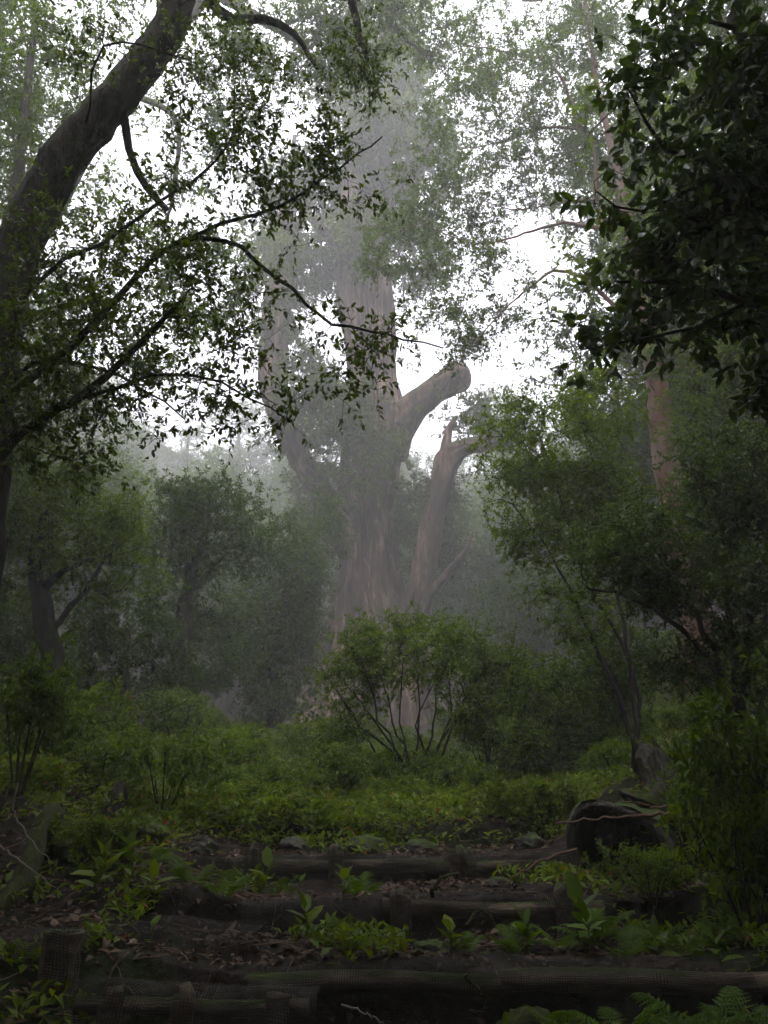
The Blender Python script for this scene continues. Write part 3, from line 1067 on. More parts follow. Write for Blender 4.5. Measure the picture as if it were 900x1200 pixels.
# soft bright crown behind on the right
tr = [foot(930, 10, 0.3)] + A3([(925, 700), (910, 600), (890, 500), (870, 430)], 9.8)
make_tree('maple_tree', 'soft yellow-green crown reaching in beside the red trunk', 'tree', 28, tr, [0.14, 0.12, 0.1, 0.07, 0.04],
          [blob(850, 440, 65, 45, 9.6), blob(840, 500, 45, 45, 9.6), blob(880, 500, 60, 50, 9.6), blob(880, 400, 40, 40, 9.6), blob(860, 560, 60, 40, 9.8)], 230, M['bark_dark'], M['leaf_fresh'], gap=0.2, tip=0.003,
          per_twig=14, twigs=7, L=(0.2, 0.4), leaf=(0.045, 0.075), wl=0.5, flat=1.2)

# fan-stemmed shrub in front of the cedar
b0 = foot(490, 8.9, 0.12)
tr = [[b0 + np.array([dx * 0.003, 0, 0])] + A3([(488 + dx * .40 + 5 * math.sin(dx), 892 + 6 * math.cos(dx * 3)), (484 + dx * .9 + 9 * math.sin(dx * 1.7), 845), (478 + dx * 1.45 + 14 * math.sin(dx * 2.3), 785 + 16 * math.sin(dx))], 8.9 + dd * 1.6) for dx, dd in
      [(-68, 0), (-50, 0.3), (-34, -0.3), (-20, 0.2), (-8, -.3), (4, -0.2), (14, .3), (26, 0.3), (38, 0), (52, -.2), (-84, 0.4), (62, .2)]]
make_tree('fan_shrub', 'large loose green shrub on many fanning bare stems before the giant trunk', 'shrub', 41, tr, [0.02, 0.015, 0.011, 0.006],
          [blob(470, 768, 70, 34, 8.9, 0.7), blob(415, 795, 42, 34, 8.9, 0.6), blob(545, 775, 46, 30, 8.9, 0.6), blob(392, 850, 34, 30, 8.8, 0.5), blob(500, 742, 50, 18, 8.9, .5), blob(585, 790, 28, 24, 8.9, .5), blob(440, 745, 30, 14, 8.9, .4), blob(540, 830, 30, 24, 8.9, .4)], 330, M['bark_dark'], M['leaf_shrub'], tip=0.0026, gap=0.26,
          trunk_name='stems', grow_from=0.5, wig=.014, step=.2, per_twig=11, twigs=6, L=(0.10, 0.30), leaf=(0.035, 0.065), wl=0.38, up=0.5, bunch=0.7)
b0 = foot(575, 8.6, 0.12)
tr = [[b0] + A3([(572, 890), (568 + d * 0.3, 850), (570 + d, 800)], 8.6) for d in (-30, -12, 8, 34, 60)]
make_tree('vase_shrub', 'small bright green shrub with forked stems beside the fanning shrub', 'shrub', 43, tr, [0.02, 0.014, 0.007],
          [blob(600, 800, 46, 34, 8.6), blob(645, 822, 40, 30, 8.6), blob(565, 838, 30, 25, 8.5), blob(610, 860, 40, 24, 8.4)], 220, M['bark_dark'], M['leaf_fresh'], tip=0.0026, gap=.2, step=.2,
          trunk_name='stems', grow_from=0.5, per_twig=11, twigs=6, L=(0.10, 0.28), leaf=(0.035, 0.06), wl=0.42, up=0.4)
b0 = foot(690, 10.0, 0.15)
tr = [[b0] + A3([(690, 880), (680 + d * 0.3, 845), (680 + d, 810)], 10) for d in (-35, -12, 10, 40)]
make_tree('thicket_shrub', 'dense mid-green shrub filling the gap beside the weathered stump', 'shrub', 44, tr, [0.03, 0.02, 0.012],
          [blob(680, 810, 55, 40, 10), blob(650, 860, 50, 30, 9.6), blob(720, 780, 40, 50, 10), blob(610, 890, 40, 22, 9.3), blob(700, 870, 40, 25, 9.4)], 190, M['bark_dark'], M['leaf_mid'], tip=0.004,
          trunk_name='stems', grow_from=0.4, per_twig=12, twigs=7, L=(0.15, 0.35), leaf=(0.05, 0.08), wl=0.42, up=0.3)

# left side, middle distance
tr = [foot(72, 11, 0.3)] + A3([(70, 840), (60, 770), (48, 700), (42, 640), (60, 590)], 11)
make_tree('crooked_tree', 'dark crooked trunk under a bright green low crown', 'tree', 51, tr, [0.22, 0.18, 0.16, 0.14, 0.1, 0.05],
          [blob(70, 620, 90, 45, 10.8), blob(130, 655, 55, 50, 10.6), blob(20, 660, 50, 50, 11), blob(110, 590, 60, 30, 11), blob(-20, 600, 60, 60, 11), blob(40, 560, 60, 40, 11)], 330, M['bark_dark'], M['leaf_fresh'], gap=0.2, tip=0.004,
          sides=[(A3([(46, 690), (90, 660), (140, 650)], 10.7), [0.06, 0.02]), (A3([(55, 740), (100, 690), (130, 640)], 10.8), [0.05, 0.02])],
          per_twig=13, twigs=7, L=(0.2, 0.42), leaf=(0.05, 0.085), wl=0.42)
tr = [foot(210, 14, 0.3)] + A3([(212, 820), (213, 760), (218, 700), (232, 650), (245, 600)], 14)
make_tree('umbrella_tree', 'grey-green layered tree with flat topped crown in the mist', 'tree', 53, tr, [0.2, 0.17, 0.15, 0.13, 0.08, 0.05],
          [blob(255, 590, 70, 22, 14, 1.2), blob(230, 620, 60, 24, 14, 1.1), blob(295, 600, 36, 26, 14, .8), blob(190, 600, 40, 34, 14, .9), blob(260, 655, 60, 24, 14, 1.1), blob(200, 690, 40, 30, 14, .9), blob(320, 625, 22, 14, 14, .5), blob(165, 640, 24, 16, 14, .5), blob(225, 575, 30, 12, 14, .6)], 290, M['bark_grey'], M['leaf_dark'], gap=0.3, tip=0.005,
          sides=[(A3([(218, 700), (255, 660), (290, 625)], 14), [0.06, 0.02]), (A3([(225, 670), (200, 630), (180, 600)], 14), [0.06, 0.02])],
          per_twig=12, twigs=7, L=(0.22, 0.42), leaf=(0.06, 0.11), wl=0.34, bunch=1.0)
tr = [foot(320, 18, 0.3)] + A3([(322, 800), (330, 740), (338, 680)], 18)
make_tree('shadow_tree', 'dark bushy tree pressed against the flank of the giant trunk', 'tree', 55, tr, [0.2, 0.17, 0.12, 0.07],
          [blob(345, 650, 45, 45, 18), blob(300, 740, 60, 62, 18), blob(345, 740, 40, 70, 18.5), blob(330, 810, 45, 40, 18), blob(370, 620, 36, 40, 20)], 330, M['bark_dark'], M['leaf_dark'], gap=0.1, tip=0.006, shell=0.1, grow_from=0.2,
          per_twig=13, twigs=7, L=(0.3, 0.6), leaf=(0.08, 0.13), wl=0.42)
tr = [foot(150, 12.5, 0.3)] + A3([(150, 830), (145, 780), (150, 740)], 12.5)
make_tree('understory_tree', 'low dark tree between the crooked trunk and the flat topped tree', 'tree', 57, tr, [0.12, 0.1, 0.08, 0.05],
          [blob(150, 735, 60, 40, 12.5), blob(110, 780, 50, 40, 12.5), blob(240, 770, 60, 50, 15), blob(190, 790, 40, 40, 13.5)], 230, M['bark_dark'], M['leaf_dark'], gap=0.2, tip=0.005, grow_from=0.2,
          per_twig=12, twigs=7, L=(0.2, 0.45), leaf=(0.06, 0.1), wl=0.42)
tr = [foot(5, 13, 0.3)] + A3([(5, 840), (0, 780), (8, 720)], 13)
make_tree('leafy_sapling', 'leafy sapling filling the gap beside the crooked trunk', 'tree', 58, tr, [0.07, 0.06, 0.05, 0.03],
          [blob(10, 720, 50, 45, 13), blob(-15, 770, 50, 50, 13), blob(25, 790, 40, 40, 13), blob(85, 800, 30, 40, 14), blob(110, 830, 50, 25, 14)], 230, M['bark_dark'], M['leaf_dark'], gap=0.1, tip=0.005, grow_from=0.2,
          per_twig=12, twigs=7, L=(0.2, 0.45), leaf=(0.06, 0.1), wl=0.42)
# hazy crowns up left behind the leaning tree, and over the top centre
tr = [foot(-60, 9.5, 0.3)] + A3([(-40, 600), (-10, 400), (15, 250), (30, 130), (40, 20), (50, -80)], 9.5)
make_tree('canopy_tree', 'slim tree with fine hazy foliage behind the leaning trunk', 'tree', 61, tr, [0.16, 0.14, 0.11, 0.09, 0.07, 0.05, 0.03],
          [blob(60, 90, 90, 80, 9.5), blob(110, 30, 90, 50, 9.5), blob(20, 200, 70, 70, 9.3), blob(150, 300, 80, 70, 9.3), blob(60, 360, 80, 60, 9.3), blob(110, 430, 80, 50, 9.4), blob(-60, 100, 80, 150, 9.5), blob(40, 520, 80, 50, 9.4), blob(200, 400, 70, 50, 9.4)], 560, M['bark_grey'], M['leaf_mid'], gap=0.34, tip=0.004, step=0.4,
          per_twig=12, twigs=7, L=(0.2, 0.45), leaf=(0.05, 0.09), wl=0.48)
tr = [foot(-120, 13, 0.3)] + A3([(-60, 500), (60, 250), (160, 90), (260, -20), (330, -80)], 13)
make_tree('arching_tree', 'arching grey limbs with hazy leaves across the top of the mist', 'tree', 63, tr, [0.3, 0.25, 0.2, 0.17, 0.13, 0.08],
          [blob(330, 40, 80, 55, 12.5), blob(430, 30, 70, 50, 12.5), blob(270, 100, 50, 60, 12.5), blob(490, 20, 60, 40, 12.5), blob(240, 330, 70, 60, 12.5), blob(230, 180, 40, 60, 12.5), blob(390, 70, 60, 40, 12.5)], 520, M['bark_grey'], M['leaf_mid'], gap=0.30, tip=0.005, step=0.5,
          sides=[(A3([(260, -20), (300, 20), (345, 45), (372, 80)], 12.6), [0.14, 0.1, 0.04]), (A3([(160, 90), (205, 140), (205, 210), (195, 260)], 12.6), [0.08, 0.05, 0.03]), (A3([(330, -80), (420, -30), (460, 30), (505, 70)], 12.6), [0.1, 0.06, 0.02])],
          per_twig=12, twigs=7, L=(0.22, 0.5), leaf=(0.06, 0.1), wl=0.48)

# far trees in the mist: three kinds copied
def far_proto(seed, h, rx, mat, n=190, low=0.38, leaf=(0.11, 0.2), name='misty_tree', nb=9):
    root = thing(name, 'x', 'tree')
    T = Tree(seed)
    rs = T.rs
    T.path([np.array([0, 0, -0.6]), np.array([rs.uniform(-.3, .3), 0, h * 0.4]), np.array([rs.uniform(-.5, .5), rs.uniform(-.4, .4), h * 0.9])], [0.32, 0.24, 0.08], grow_from=0.3)
    bl = []
    for i in range(nb):
        a = rs.uniform(0, 6.28)
        q = rs.uniform(0.1, 0.75) * rx
        bl.append((np.array([math.cos(a) * q, math.sin(a) * q, h * rs.uniform(low, 0.95)]), np.array([rx * 0.5, rx * 0.5, min(1.3, h * 0.12)])))
    T.fill(bl, n, shell=0.2, step=0.8)
    tw, cr = foliage(T, 'crown', root, mat, per_twig=11, twigs=6, L=(0.4, 0.9), leaf=leaf, wl=0.45, twr=0.006)
    w = T.wood(0.012, 6)
    merge(w, tw)
    w.build('trunk', M['bark_grey'], root)
    return root


FARG = 'hazy trees on the slope behind the giant cedar'
protos = [far_proto(101, 8.5, 3.2, M['leaf_mid']), far_proto(102, 7.0, 3.0, M['leaf_dark']), far_proto(103, 10.5, 3.4, M['leaf_mid'])]
spots = [(560, 30, 1, 1.0), (620, 33, 0, .95), (680, 30, 1, .95), (740, 27, 0, .9), (590, 40, 2, .9), (660, 42, 0, 1.1), (720, 38, 2, .95), (790, 34, 2, .9), (300, 32, 0, .8), (250, 28, 1, .85), (180, 30, 2, .75),
         (110, 26, 1, .9), (60, 30, 2, .85), (20, 24, 0, .9), (-60, 28, 2, 1.), (360, 38, 2, .75), (500, 38, 0, .95), (850, 25, 2, .9), (910, 30, 2, 1.1), (960, 24, 0, 1.1), (440, 44, 2, .9), (210, 42, 2, .9), (640, 22, 1, .55), (720, 19, 1, .6), (560, 24, 1, .45)]
rs = np.random.RandomState(9)
for D in (36, 42, 49, 57):
    for px in np.arange(-80, 1000, 75 if D < 45 else 62):
        if not (330 < px < 520 and D < 40):
            spots.append((px + rs.uniform(-25, 25), D + rs.uniform(-2.5, 2.5), rs.randint(3), rs.uniform(.75, 1.05)))
for i, (px, D, k, s) in enumerate(spots):
    p = foot(px, D, 0.2)
    look = ('rounded green', 'low dark', 'tall pale')[k]
    back = 'between the nearer trees beside' if D < 29 else 'just behind' if D < 38 else 'farther up the slope behind' if D < 46 else 'highest up the slope behind'
    mark = ('the crooked trunk', 'the flat topped tree', 'the giant cedar', 'the airy young tree', 'the evergreen thicket')[int(np.clip((px + 60) // 185, 0, 4))]
    FARL = look + ' hazy tree ' + back + ' ' + mark
    if i in (0, 1, 4):
        o = protos[k]
        o.location, o.rotation_euler, o.scale = p, (0, 0, rs.uniform(0, 6)), (s, s, s)
        o['label'], o['group'] = FARL, FARG
    else:
        copy_tree(protos[k], p, rs.uniform(0, 6.28), s, FARL, FARG)

tall = [far_proto(111, 18.0, 4.0, M['leaf_mid'], 420, 0.3, (0.10, 0.17), 'tall_tree', 20), far_proto(112, 16.0, 3.8, M['leaf_dark'], 400, 0.25, (0.10, 0.17), 'tall_tree', 20)]
TG = 'tall trees hemming in the clearing'  # crowns added to shade the low mist; those in view also fill out hazy foliage
for i, (px, D, k, s, l) in enumerate([
        (-330, 13.5, 0, .95, 'tall hazy tree added for shade out beyond the leaning trunk'), (835, 16, 1, 1.0, 'tall hazy tree behind the soft yellow-green crown'),
        (-190, 21, 0, .8, 'tall pale tree rising behind the crooked trunk'), (-260, 17, 0, 1.0, 'tall tree added for shade at the clearing edge past the crooked trunk'), (905, 20, 0, 1.1, 'tall pale tree behind the dark evergreen thicket'),
        (990, 14, 1, 1.1, 'tall tree at the edge of the clearing past the evergreen thicket'), (775, 26, 0, .7, 'tall misty tree seen past the red trunk'), (60, 29, 1, .6, 'tall misty tree behind the flat topped tree'),
        (-400, 11, 1, 1.0, 'tall dark tree added for shade beside the leaning trunk'), (1060, 10, 0, 1.0, 'tall tree beside the large leaved branches'), (930, 27, 1, 1.1, 'tall faint tree far behind the evergreen thicket'), (-40, 26, 1, 1.1, 'tall faint tree far behind the crooked trunk')]):
    p = foot(px, D, 0.3)
    if i < 2:
        o = tall[i]
        o.location, o.rotation_euler, o.scale = p, (0, 0, i * 2.0), (s, s, s)
        o['label'], o['group'] = l, TG
    else:
        copy_tree(tall[k], p, i * 1.7, s, l, TG)

# unseen wood added round the view to shade the foreground: crowns and trunks
def shade_wood():
    rs = np.random.RandomState(222)
    cen = []
    while len(cen) < 5600:
        x, y = rs.normal(0, 14), rs.uniform(-16, 40)
        h = rs.uniform(1.0, 12.0 + 0.15 * max(y, 0))
        p = np.array([x, y, float(H(x, y, False)) + h])
        r = rs.uniform(0.7, 1.3)
        px, py, z = proj(p)
        m = FPX * (r + 1.0) / max(z, 0.1)
        if z > 0.5 and -m < px < 900 + m and py > -m:
            continue                                   # keeps the added shade foliage out of view
        if abs(x) < 2.2 and y < 3 and h < 4.0:
            continue
        if np.linalg.norm(p - EYE) < 3.5:
            continue
        cen.append((*p, r))
    cen = np.array(cen)
    n = 58
    m = len(cen)
    u = nrm(rs.normal(0, 1, (m, n, 3))) * rs.uniform(0.3, 1, (m, n, 1)) * cen[:, None, 3:4] * np.array([1, 1, 0.55])
    P = (cen[:, None, :3] + u).reshape(-1, 3)
    k = len(P)
    L = rs.uniform(0.2, 0.4, k)
    a = Acc()
    leaves_simple(a, P, nrm(rs.normal(0, 1, (k, 3)) - np.array([0, 0, 0.2])), nrm(rs.normal(0, 0.5, (k, 3)) + np.array([0, 0, 0.8])), L, L * 0.5, np.clip(rs.normal(0.5, 0.2, k), 0, 1))
    me = a.mesh('foliage', M['leaf_dark'])
    root = tag(link('shade_wood', me), 'dense unseen wood added around the view to shade the clearing', 'wood', kind='stuff')
    b = Acc()
    for q in cen[::25]:
        g = ground_at(q[0], q[1], 0.3)
        mid = proj((g + q[:3]) / 2)
        if any(z_ > 0.3 and -80 < x_ < 980 and y_ > -80 for x_, y_, z_ in (mid, proj(g), proj(q[:3]), proj(g * .75 + q[:3] * .25), proj(g * .25 + q[:3] * .75))):
            continue
        tube(b, np.array([g, (g + q[:3]) / 2 + rs.normal(0, 0.15, 3), q[:3]]), [0.22, 0.16, 0.06], 7)
    o = b.build('trunks', M['bark_dark'], root)
    o['kind'] = 'stuff'


shade_wood()

#PART3
# ------------------------------------------------------------------ log terraces under jute netting
def px_x(px, D, z):
    """world x of photo column px at distance D and height z"""
    zc = D * math.cos(PITCH) + (z - EYE[2]) * math.sin(PITCH)
    return (px - 450) / FPX * zc


def log_piece(px0, px1, D, z, r, label, seed, bend=0.03):
    rs = np.random.RandomState(seed)
    x0, x1 = px_x(px0, D, z), px_x(px1, D, z)
    t = np.linspace(0, 1, 14)
    P = np.column_stack([x0 + (x1 - x0) * t, D + bend * np.sin(t * 3.0 + seed), z - r + rs.uniform(-.02, .02) * (t - .5) + 0.008 * np.sin(t * 5 + seed)])
    a = Acc()
    tube(a, P, r * (1.05 - 0.1 * t), 12, bark_mod(seed, 3, 0.05, 0.03))
    o = a.build('retaining_log', M['log_wood'])
    return tag(o, label, 'log', 'logs edging the terraces'), P


def stake(px, D, z_top, h, r, label, seed):
    rs = np.random.RandomState(seed)
    x = px_x(px, D, z_top)
    P = np.array([[x + rs.normal(0, .01), D + 0.02, z_top - h], [x, D, z_top - h * 0.4], [x + rs.normal(0, .012), D, z_top - 0.012], [x, D, z_top]])
    a = Acc()
    tube(a, spline(P, 8), np.interp(np.linspace(0, 1, 8), [0, .9, 1], [r, r, r * 0.8]), 10, bark_mod(seed, 3, 0.06, 0.03))
    o = a.build('stake', M['log_wood'])
    tag(o, label, 'stake', 'stakes holding the terrace logs')
    return x, D, z_top


def net_sheet(px0, px1, D, z, drop, label, seed, stakes=(), back=0.35, lift=0.0):
    """netting draped from the tread behind, over the log and its stakes, down the riser"""
    rs = np.random.RandomState(seed)
    x0, x1 = px_x(px0, D, z), px_x(px1, D, z)
    nx = int((x1 - x0) / 0.02) + 2
    prof = np.array([[back, 0.015], [back * .5, 0.02], [0.08, 0.03], [0.0, 0.026], [-0.05, 0.002], [-0.072, -0.05], [-0.082, -0.45 * drop], [-0.10, -0.8 * drop], [-0.16, -drop], [-0.26, -drop - 0.02]])
    pr = spline(prof, 40)
    X = np.linspace(x0, x1, nx)[:, None]
    Yo, Zo = pr[None, :, 0], pr[None, :, 1]
    s = np.concatenate([[0], np.cumsum(np.linalg.norm(np.diff(pr, axis=0), axis=1))])[None, :]
    Y = D + Yo + (noise2(X * 2.5, s * 2, seed) - .5) * 0.06 + (noise2(X * 11, s * 5, seed + 1) - .5) * 0.025
    Z = z + Zo + (noise2(X * 2.2, s * 0 + 2, seed + 2) - .5) * 0.05 + (noise2(X * 9, s * 7, seed + 3) - .5) * 0.016 + lift
    for xs, ds, zs in stakes:
        g = np.exp(-((X - xs) / 0.075) ** 2)
        front = sstep(0.10, -0.05, Yo)
        Y = Y - g * front * max(0.02, (D - 0.05 - (ds - 0.09)))
        Z = Z + g * np.exp(-((Yo + 0.02) / 0.09) ** 2) * max(0, zs - z + 0.02)
        # folds that hang from the stake head
        Y = Y - 0.02 * np.exp(-(((X - xs) - 0.12) / 0.03) ** 2) * front - 0.02 * np.exp(-(((X - xs) + 0.13) / 0.03) ** 2) * front
    V = np.stack([X + 0 * Y, Y, Z], -1)
    ny = V.shape[1]
    i = (np.arange(nx - 1)[:, None] * ny + np.arange(ny - 1)[None, :]).ravel()
    uv = np.stack([X + 0 * Y, s + 0 * Y], -1).reshape(-1, 2)
    a = Acc()
    a.add(V.reshape(-1, 3), np.stack([i, i + ny, i + ny + 1, i + 1], -1), uv=uv)
    return tag(a.build('erosion_net', M['net'], uv=True), label, 'netting', 'nets over the terraces')


log_piece(292, 590, 3.98, 0.84, 0.045, 'long retaining log edging the lowest terrace, grey net fibres on top', 301)
log_piece(585, 905, 3.99, 0.85, 0.05, 'mossy retaining log on the lowest terrace below the fern bank', 302)
log_piece(88, 362, 3.72, 0.80, 0.035, 'thin reddish log low on the slope in front of the lowest terrace', 303, 0.02)
log_piece(448, 705, 4.88, 1.03, 0.042, 'pale topped retaining log on the second terrace', 304)
log_piece(296, 520, 5.88, 1.175, 0.045, 'retaining log on the third terrace beside the rocks', 305)
log_piece(500, 660, 5.86, 1.165, 0.042, 'retaining log on the third terrace ending at the hollow log', 306)
log_piece(20, 88, 4.15, 0.93, 0.05, 'short mossy log on the worn slope by the wide netted stake', 307, 0.02)
sA = [stake(p, D, z, .4, .05, l, i + 330) for i, (p, D, z, l) in enumerate([
    (325, 3.60, 0.835, 'netted stake at the end of the thin reddish log'), (215, 3.60, 0.84, 'netted stake halfway along the thin reddish log'), (130, 3.6, 0.84, 'netted stake at the start of the thin reddish log')])]
sB = [stake(470, 4.79, 1.07, .35, .06, 'broad netted stake at the start of the pale topped log', 341), stake(660, 4.79, 1.09, .35, .055, 'netted stake at the end of the pale topped log', 342)]
sC = [stake(p, 5.78, z, .35, .055, l, 350 + i) for i, (p, z, l) in enumerate([(302, 1.24, 'netted stake at the start of the third terrace'), (395, 1.235, 'netted stake on the third terrace below the rocks'), (536, 1.22, 'netted stake midway along the third terrace')])]
sD = [stake(75, 4.0, 1.0, .5, .09, 'wide netted stake on the worn slope', 360)]
net_sheet(80, 372, 3.72, 0.80, 0.26, 'jute net hanging over the thin reddish log', 401, sA, 0.25)
net_sheet(285, 880, 3.98, 0.84, 0.26, 'long jute net hanging down the face of the lowest terrace', 402, [], 0.3)
net_sheet(440, 715, 4.88, 1.03, 0.22, 'jute net over the pale topped log of the second terrace', 403, sB, 0.3)
net_sheet(285, 445, 4.80, 1.0, 0.2, 'jute net over the soil beside the second terrace log', 406, [], 0.5)
net_sheet(280, 690, 5.87, 1.17, 0.18, 'jute net over the third terrace logs and stakes', 404, sC, 0.4)
net_sheet(0, 110, 4.1, 0.94, 0.34, 'jute net bunched over the wide stake on the worn slope', 405, sD, 0.3)
net_sheet(110, 300, 4.35, 0.93, 0.2, 'jute net sagging over the worn slope under dead leaves', 407, [], 0.6)


# ------------------------------------------------------------------ stones, stumps, dead wood
def lump(name, P, rad, mat, label, cat, seed, group=None, ridge=0.0, n=40):
    th = np.linspace(0, 2 * math.pi, n, endpoint=False)[None, :]
    ph = np.linspace(-math.pi / 2, math.pi / 2, 24)[:, None]
    d = np.stack([np.cos(ph) * np.cos(th), np.cos(ph) * np.sin(th), np.sin(ph) + 0 * th], -1)
    q = 1 + 0.5 * (noise2(d[..., 0] * 1.6 + 7 + d[..., 2], d[..., 1] * 1.6 + d[..., 2] * 1.3, seed) - .5) + 0.28 * (noise2(d[..., 0] * 4 + d[..., 2] * 2, d[..., 1] * 4 - d[..., 2] * 3, seed + 1) - .5)
    q = q + 0.22 * (noise2(d[..., 0] * 9, d[..., 1] * 9 + d[..., 2] * 9, seed + 2) - .5) + ridge * np.abs(np.sin(th * 4 + seed))
    V = (d * q[..., None] * np.asarray(rad)).reshape(-1, 3) + P
    i = np.arange(23)[:, None] * n
    j = np.arange(n)[None, :]
    F = np.stack([i + j, i + (j + 1) % n, i + n + (j + 1) % n, i + n + j], -1).reshape(-1, 4)
    a = Acc()
    a.add(V, F)
    return tag(a.build(name, mat), label, cat, group)


for i, (px, D, r, l) in enumerate([
        (165, 6.3, (.28, .2, .17), 'netted grey boulder under the mossy cap by the black stump'), (345, 6.55, (.16, .13, .10), 'grey stone at the lip of the top terrace'),
        (425, 6.6, (.26, .18, .13), 'broad netted boulder in the middle of the top terrace lip'), (490, 6.7, (.2, .15, .09), 'low stone at the edge of the green ground cover'),
        (620, 6.5, (.18, .14, .11), 'dark stone on the top terrace near the fallen branch'), (300, 6.9, (.14, .12, .1), 'small stone half hidden by leaves at the terrace lip'),
        (235, 6.1, (.17, .14, .13), 'rounded netted boulder above the dead leaf patch'), (505, 4.25, (.14, .12, .07), 'flat netted stone on the lowest tread'), (585, 5.3, (.12, .1, .07), 'pale stone on the second tread below the hollow log')]):
    g = foot(px, D, 0.0)
    g[0] = px_x(px, D, g[2])
    lump('boulder', g + np.array([0, 0, r[2] * 0.1]), np.array(r) * .75, M['rock'], l, 'rock', 500 + 7 * i, 'stones along the terraces')
g = ground_at(px_x(620, 3.75, .66), 3.75)
lump('mossy_stone', np.array([g[0], 3.74, 0.68]), (.13, .1, .075), M['moss_wood'], 'stone with a bright moss cap among the lowest ferns', 'rock', 577)
lump('soil_mound', at(5, 1065, 4.9) - np.array([0.1, 0, 0.12]), (.32, .35, .20), M['moss_wood'], 'mossy rotted mound under the pale dead twigs', 'mound', 590)
lump('soil_mound', at(95, 985, 5.6) - np.array([0, 0, 0.1]), (.3, .25, .2), M['moss_wood'], 'low dark mossy mound beside the bright young shrub', 'mound', 595)
lump('moss_cap', at(150, 975, 6.2) - np.array([0, 0, 0.02]), (.26, .2, .08), M['moss_wood'], 'yellowish moss cushion at the foot of the black stump', 'moss', 597)


def wood_tube(name, pts, radii, mat, label, cat, seed, n=40, k=24, group=None, flute=0.1):
    Q = spline(np.column_stack([np.array(pts), radii]), n)
    m = bark_mod(seed, 4, 0.09, 0.04)
    rs = np.random.RandomState(seed)
    f0 = rs.uniform(0, 6)
    a = Acc()
    tube(a, Q[:, :3], Q[:, 3], k, lambda th, s: m(th, s) + flute * (0.5 - np.abs(np.cos(4.5 * th + f0 + s * 1.5))) + 0.12 * (pnoise(th, s, 3, 8, seed) - .5))
    return tag(a.build(name, mat), label, cat, group)


wood_tube('mossy_log', [at(66, 952, 5.5), at(54, 962, 5.35), at(44, 985, 5.2), at(34, 1015, 5.0), at(20, 1045, 4.85), at(-5, 1080, 4.7)], [.06, .068, .06, .066, .07, .06], M['moss_wood'], 'mossy fallen log tilting down the worn slope', 'log', 61)
b = foot(133, 7.0, .1)
b[0] = px_x(133, 7.0, b[2])
wood_tube('charred_stump', [b, b + [0, 0, .16], b + [.01, 0, .30], b + [.0, 0, .40]], [.12, .10, .07, .02], M['bark_dark'], 'small black pointed stump standing on the moss cushion', 'stump', 62, n=24, k=18)


def rotten_stump():
    root = thing('rotten_stump', 'weathered grey stump with swirling grain at the edge of the bank', 'stump')
    c = foot(768, 6.15, 0.2)
    c[0] = px_x(768, 6.15, c[2])
    top = at(760, 870, 6.15)
    rs = np.random.RandomState(5)
    n, k = 40, 48
    t = np.linspace(0, 1, n)
    P = c + (top - c) * t[:, None] + np.column_stack([0.06 * np.sin(t * 4.5), 0 * t, 0 * t])
    a = Acc()
    tube(a, P, np.interp(t, [0, .2, .55, .85, 1], [.34, .21, .15, .10, .015]), k, lambda th, s: 1 + 0.12 * np.cos(3 * th + 1 + s) + 0.16 * (0.5 - np.abs(np.cos(4 * th + 1.5 * s))) + 0.10 * (0.5 - np.abs(np.cos(9.5 * th - 2 * s))) + 0.25 * (pnoise(th, s, 2, 3, 5) - .5) * sstep(.2, .8, s))
    a.build('trunk', M['dead_wood'], root)
    for i, (dx, h, px) in enumerate([(-.12, .30, 744), (.08, .22, 786), (.0, .26, 770), (.0, .2, 757)]):
        b_ = Acc()
        q = at(px, 880, 6.15) - np.array([0, 0, .15])
        tube(b_, np.array([q, q + [0.01, 0, h * .6], q + [-.03, 0, h]]), [.04, .026, .004], 7, bark_mod(i + 3, 3, .1, .05))
        b_.build('splinter', M['bark_dark'], root)
    return root


rotten_stump()


def hollow_log():
    root = thing('hollow_log', 'dark hollow log gaping from the bank under the fallen branches', 'log')
    c0 = at(722, 1003, 5.35)
    c1 = c0 + np.array([0.55, 1.2, 0.05])
    P = np.array([c0 + (c1 - c0) * t for t in np.linspace(0, 1, 16)])
    a = Acc()
    tube(a, P, np.linspace(.33, .24, 16), 40, lambda th, s: 1 + 0.10 * np.cos(3 * th + 2) + (0.12 + .5 * sstep(0, .25, s)) * (pnoise(th, s, 2.5, 4, 9) - .5) + 0.12 * (0.5 - np.abs(np.cos(5 * th + s))) * sstep(0, .2, s), cap=False)
    a.build('bark_shell', M['bark_dark'], root)
    b_ = Acc()
    tube(b_, P[:-1], np.linspace(.27, .2, 15), 32, lambda th, s: 1 + 0.10 * np.cos(3 * th + 2) + 0.10 * (pnoise(th, s, 3, 4, 10) - .5))
    # remove the mouth cap so that one looks inside
    b_.f[-2] = b_.f[-2][:0]
    b_.build('hollow', M['moss_wood'], root)
    # broken rim joining shell and hollow
    r_ = Acc()
    th = np.arange(32) / 32 * 2 * math.pi
    T, A, B = frames(P)
    m = 1 + 0.10 * np.cos(3 * th + 2)
    ring = lambda rad, off: P[0] + T[0] * off + (A[0] * np.cos(th)[:, None] + B[0] * np.sin(th)[:, None]) * (rad * m)[:, None]
    V = np.concatenate([ring(.335, .02), ring(.305, -.03) + T[0] * (np.random.RandomState(3).uniform(-.04, .02, (32, 1))), ring(.262, .03)])
    j = np.arange(32)
    F = np.concatenate([np.stack([j + o, (j + 1) % 32 + o, (j + 1) % 32 + o + 32, j + o + 32], -1) for o in (0, 32)])
    r_.add(V, F)
    r_.build('broken_rim', M['dead_wood'], root)


hollow_log()


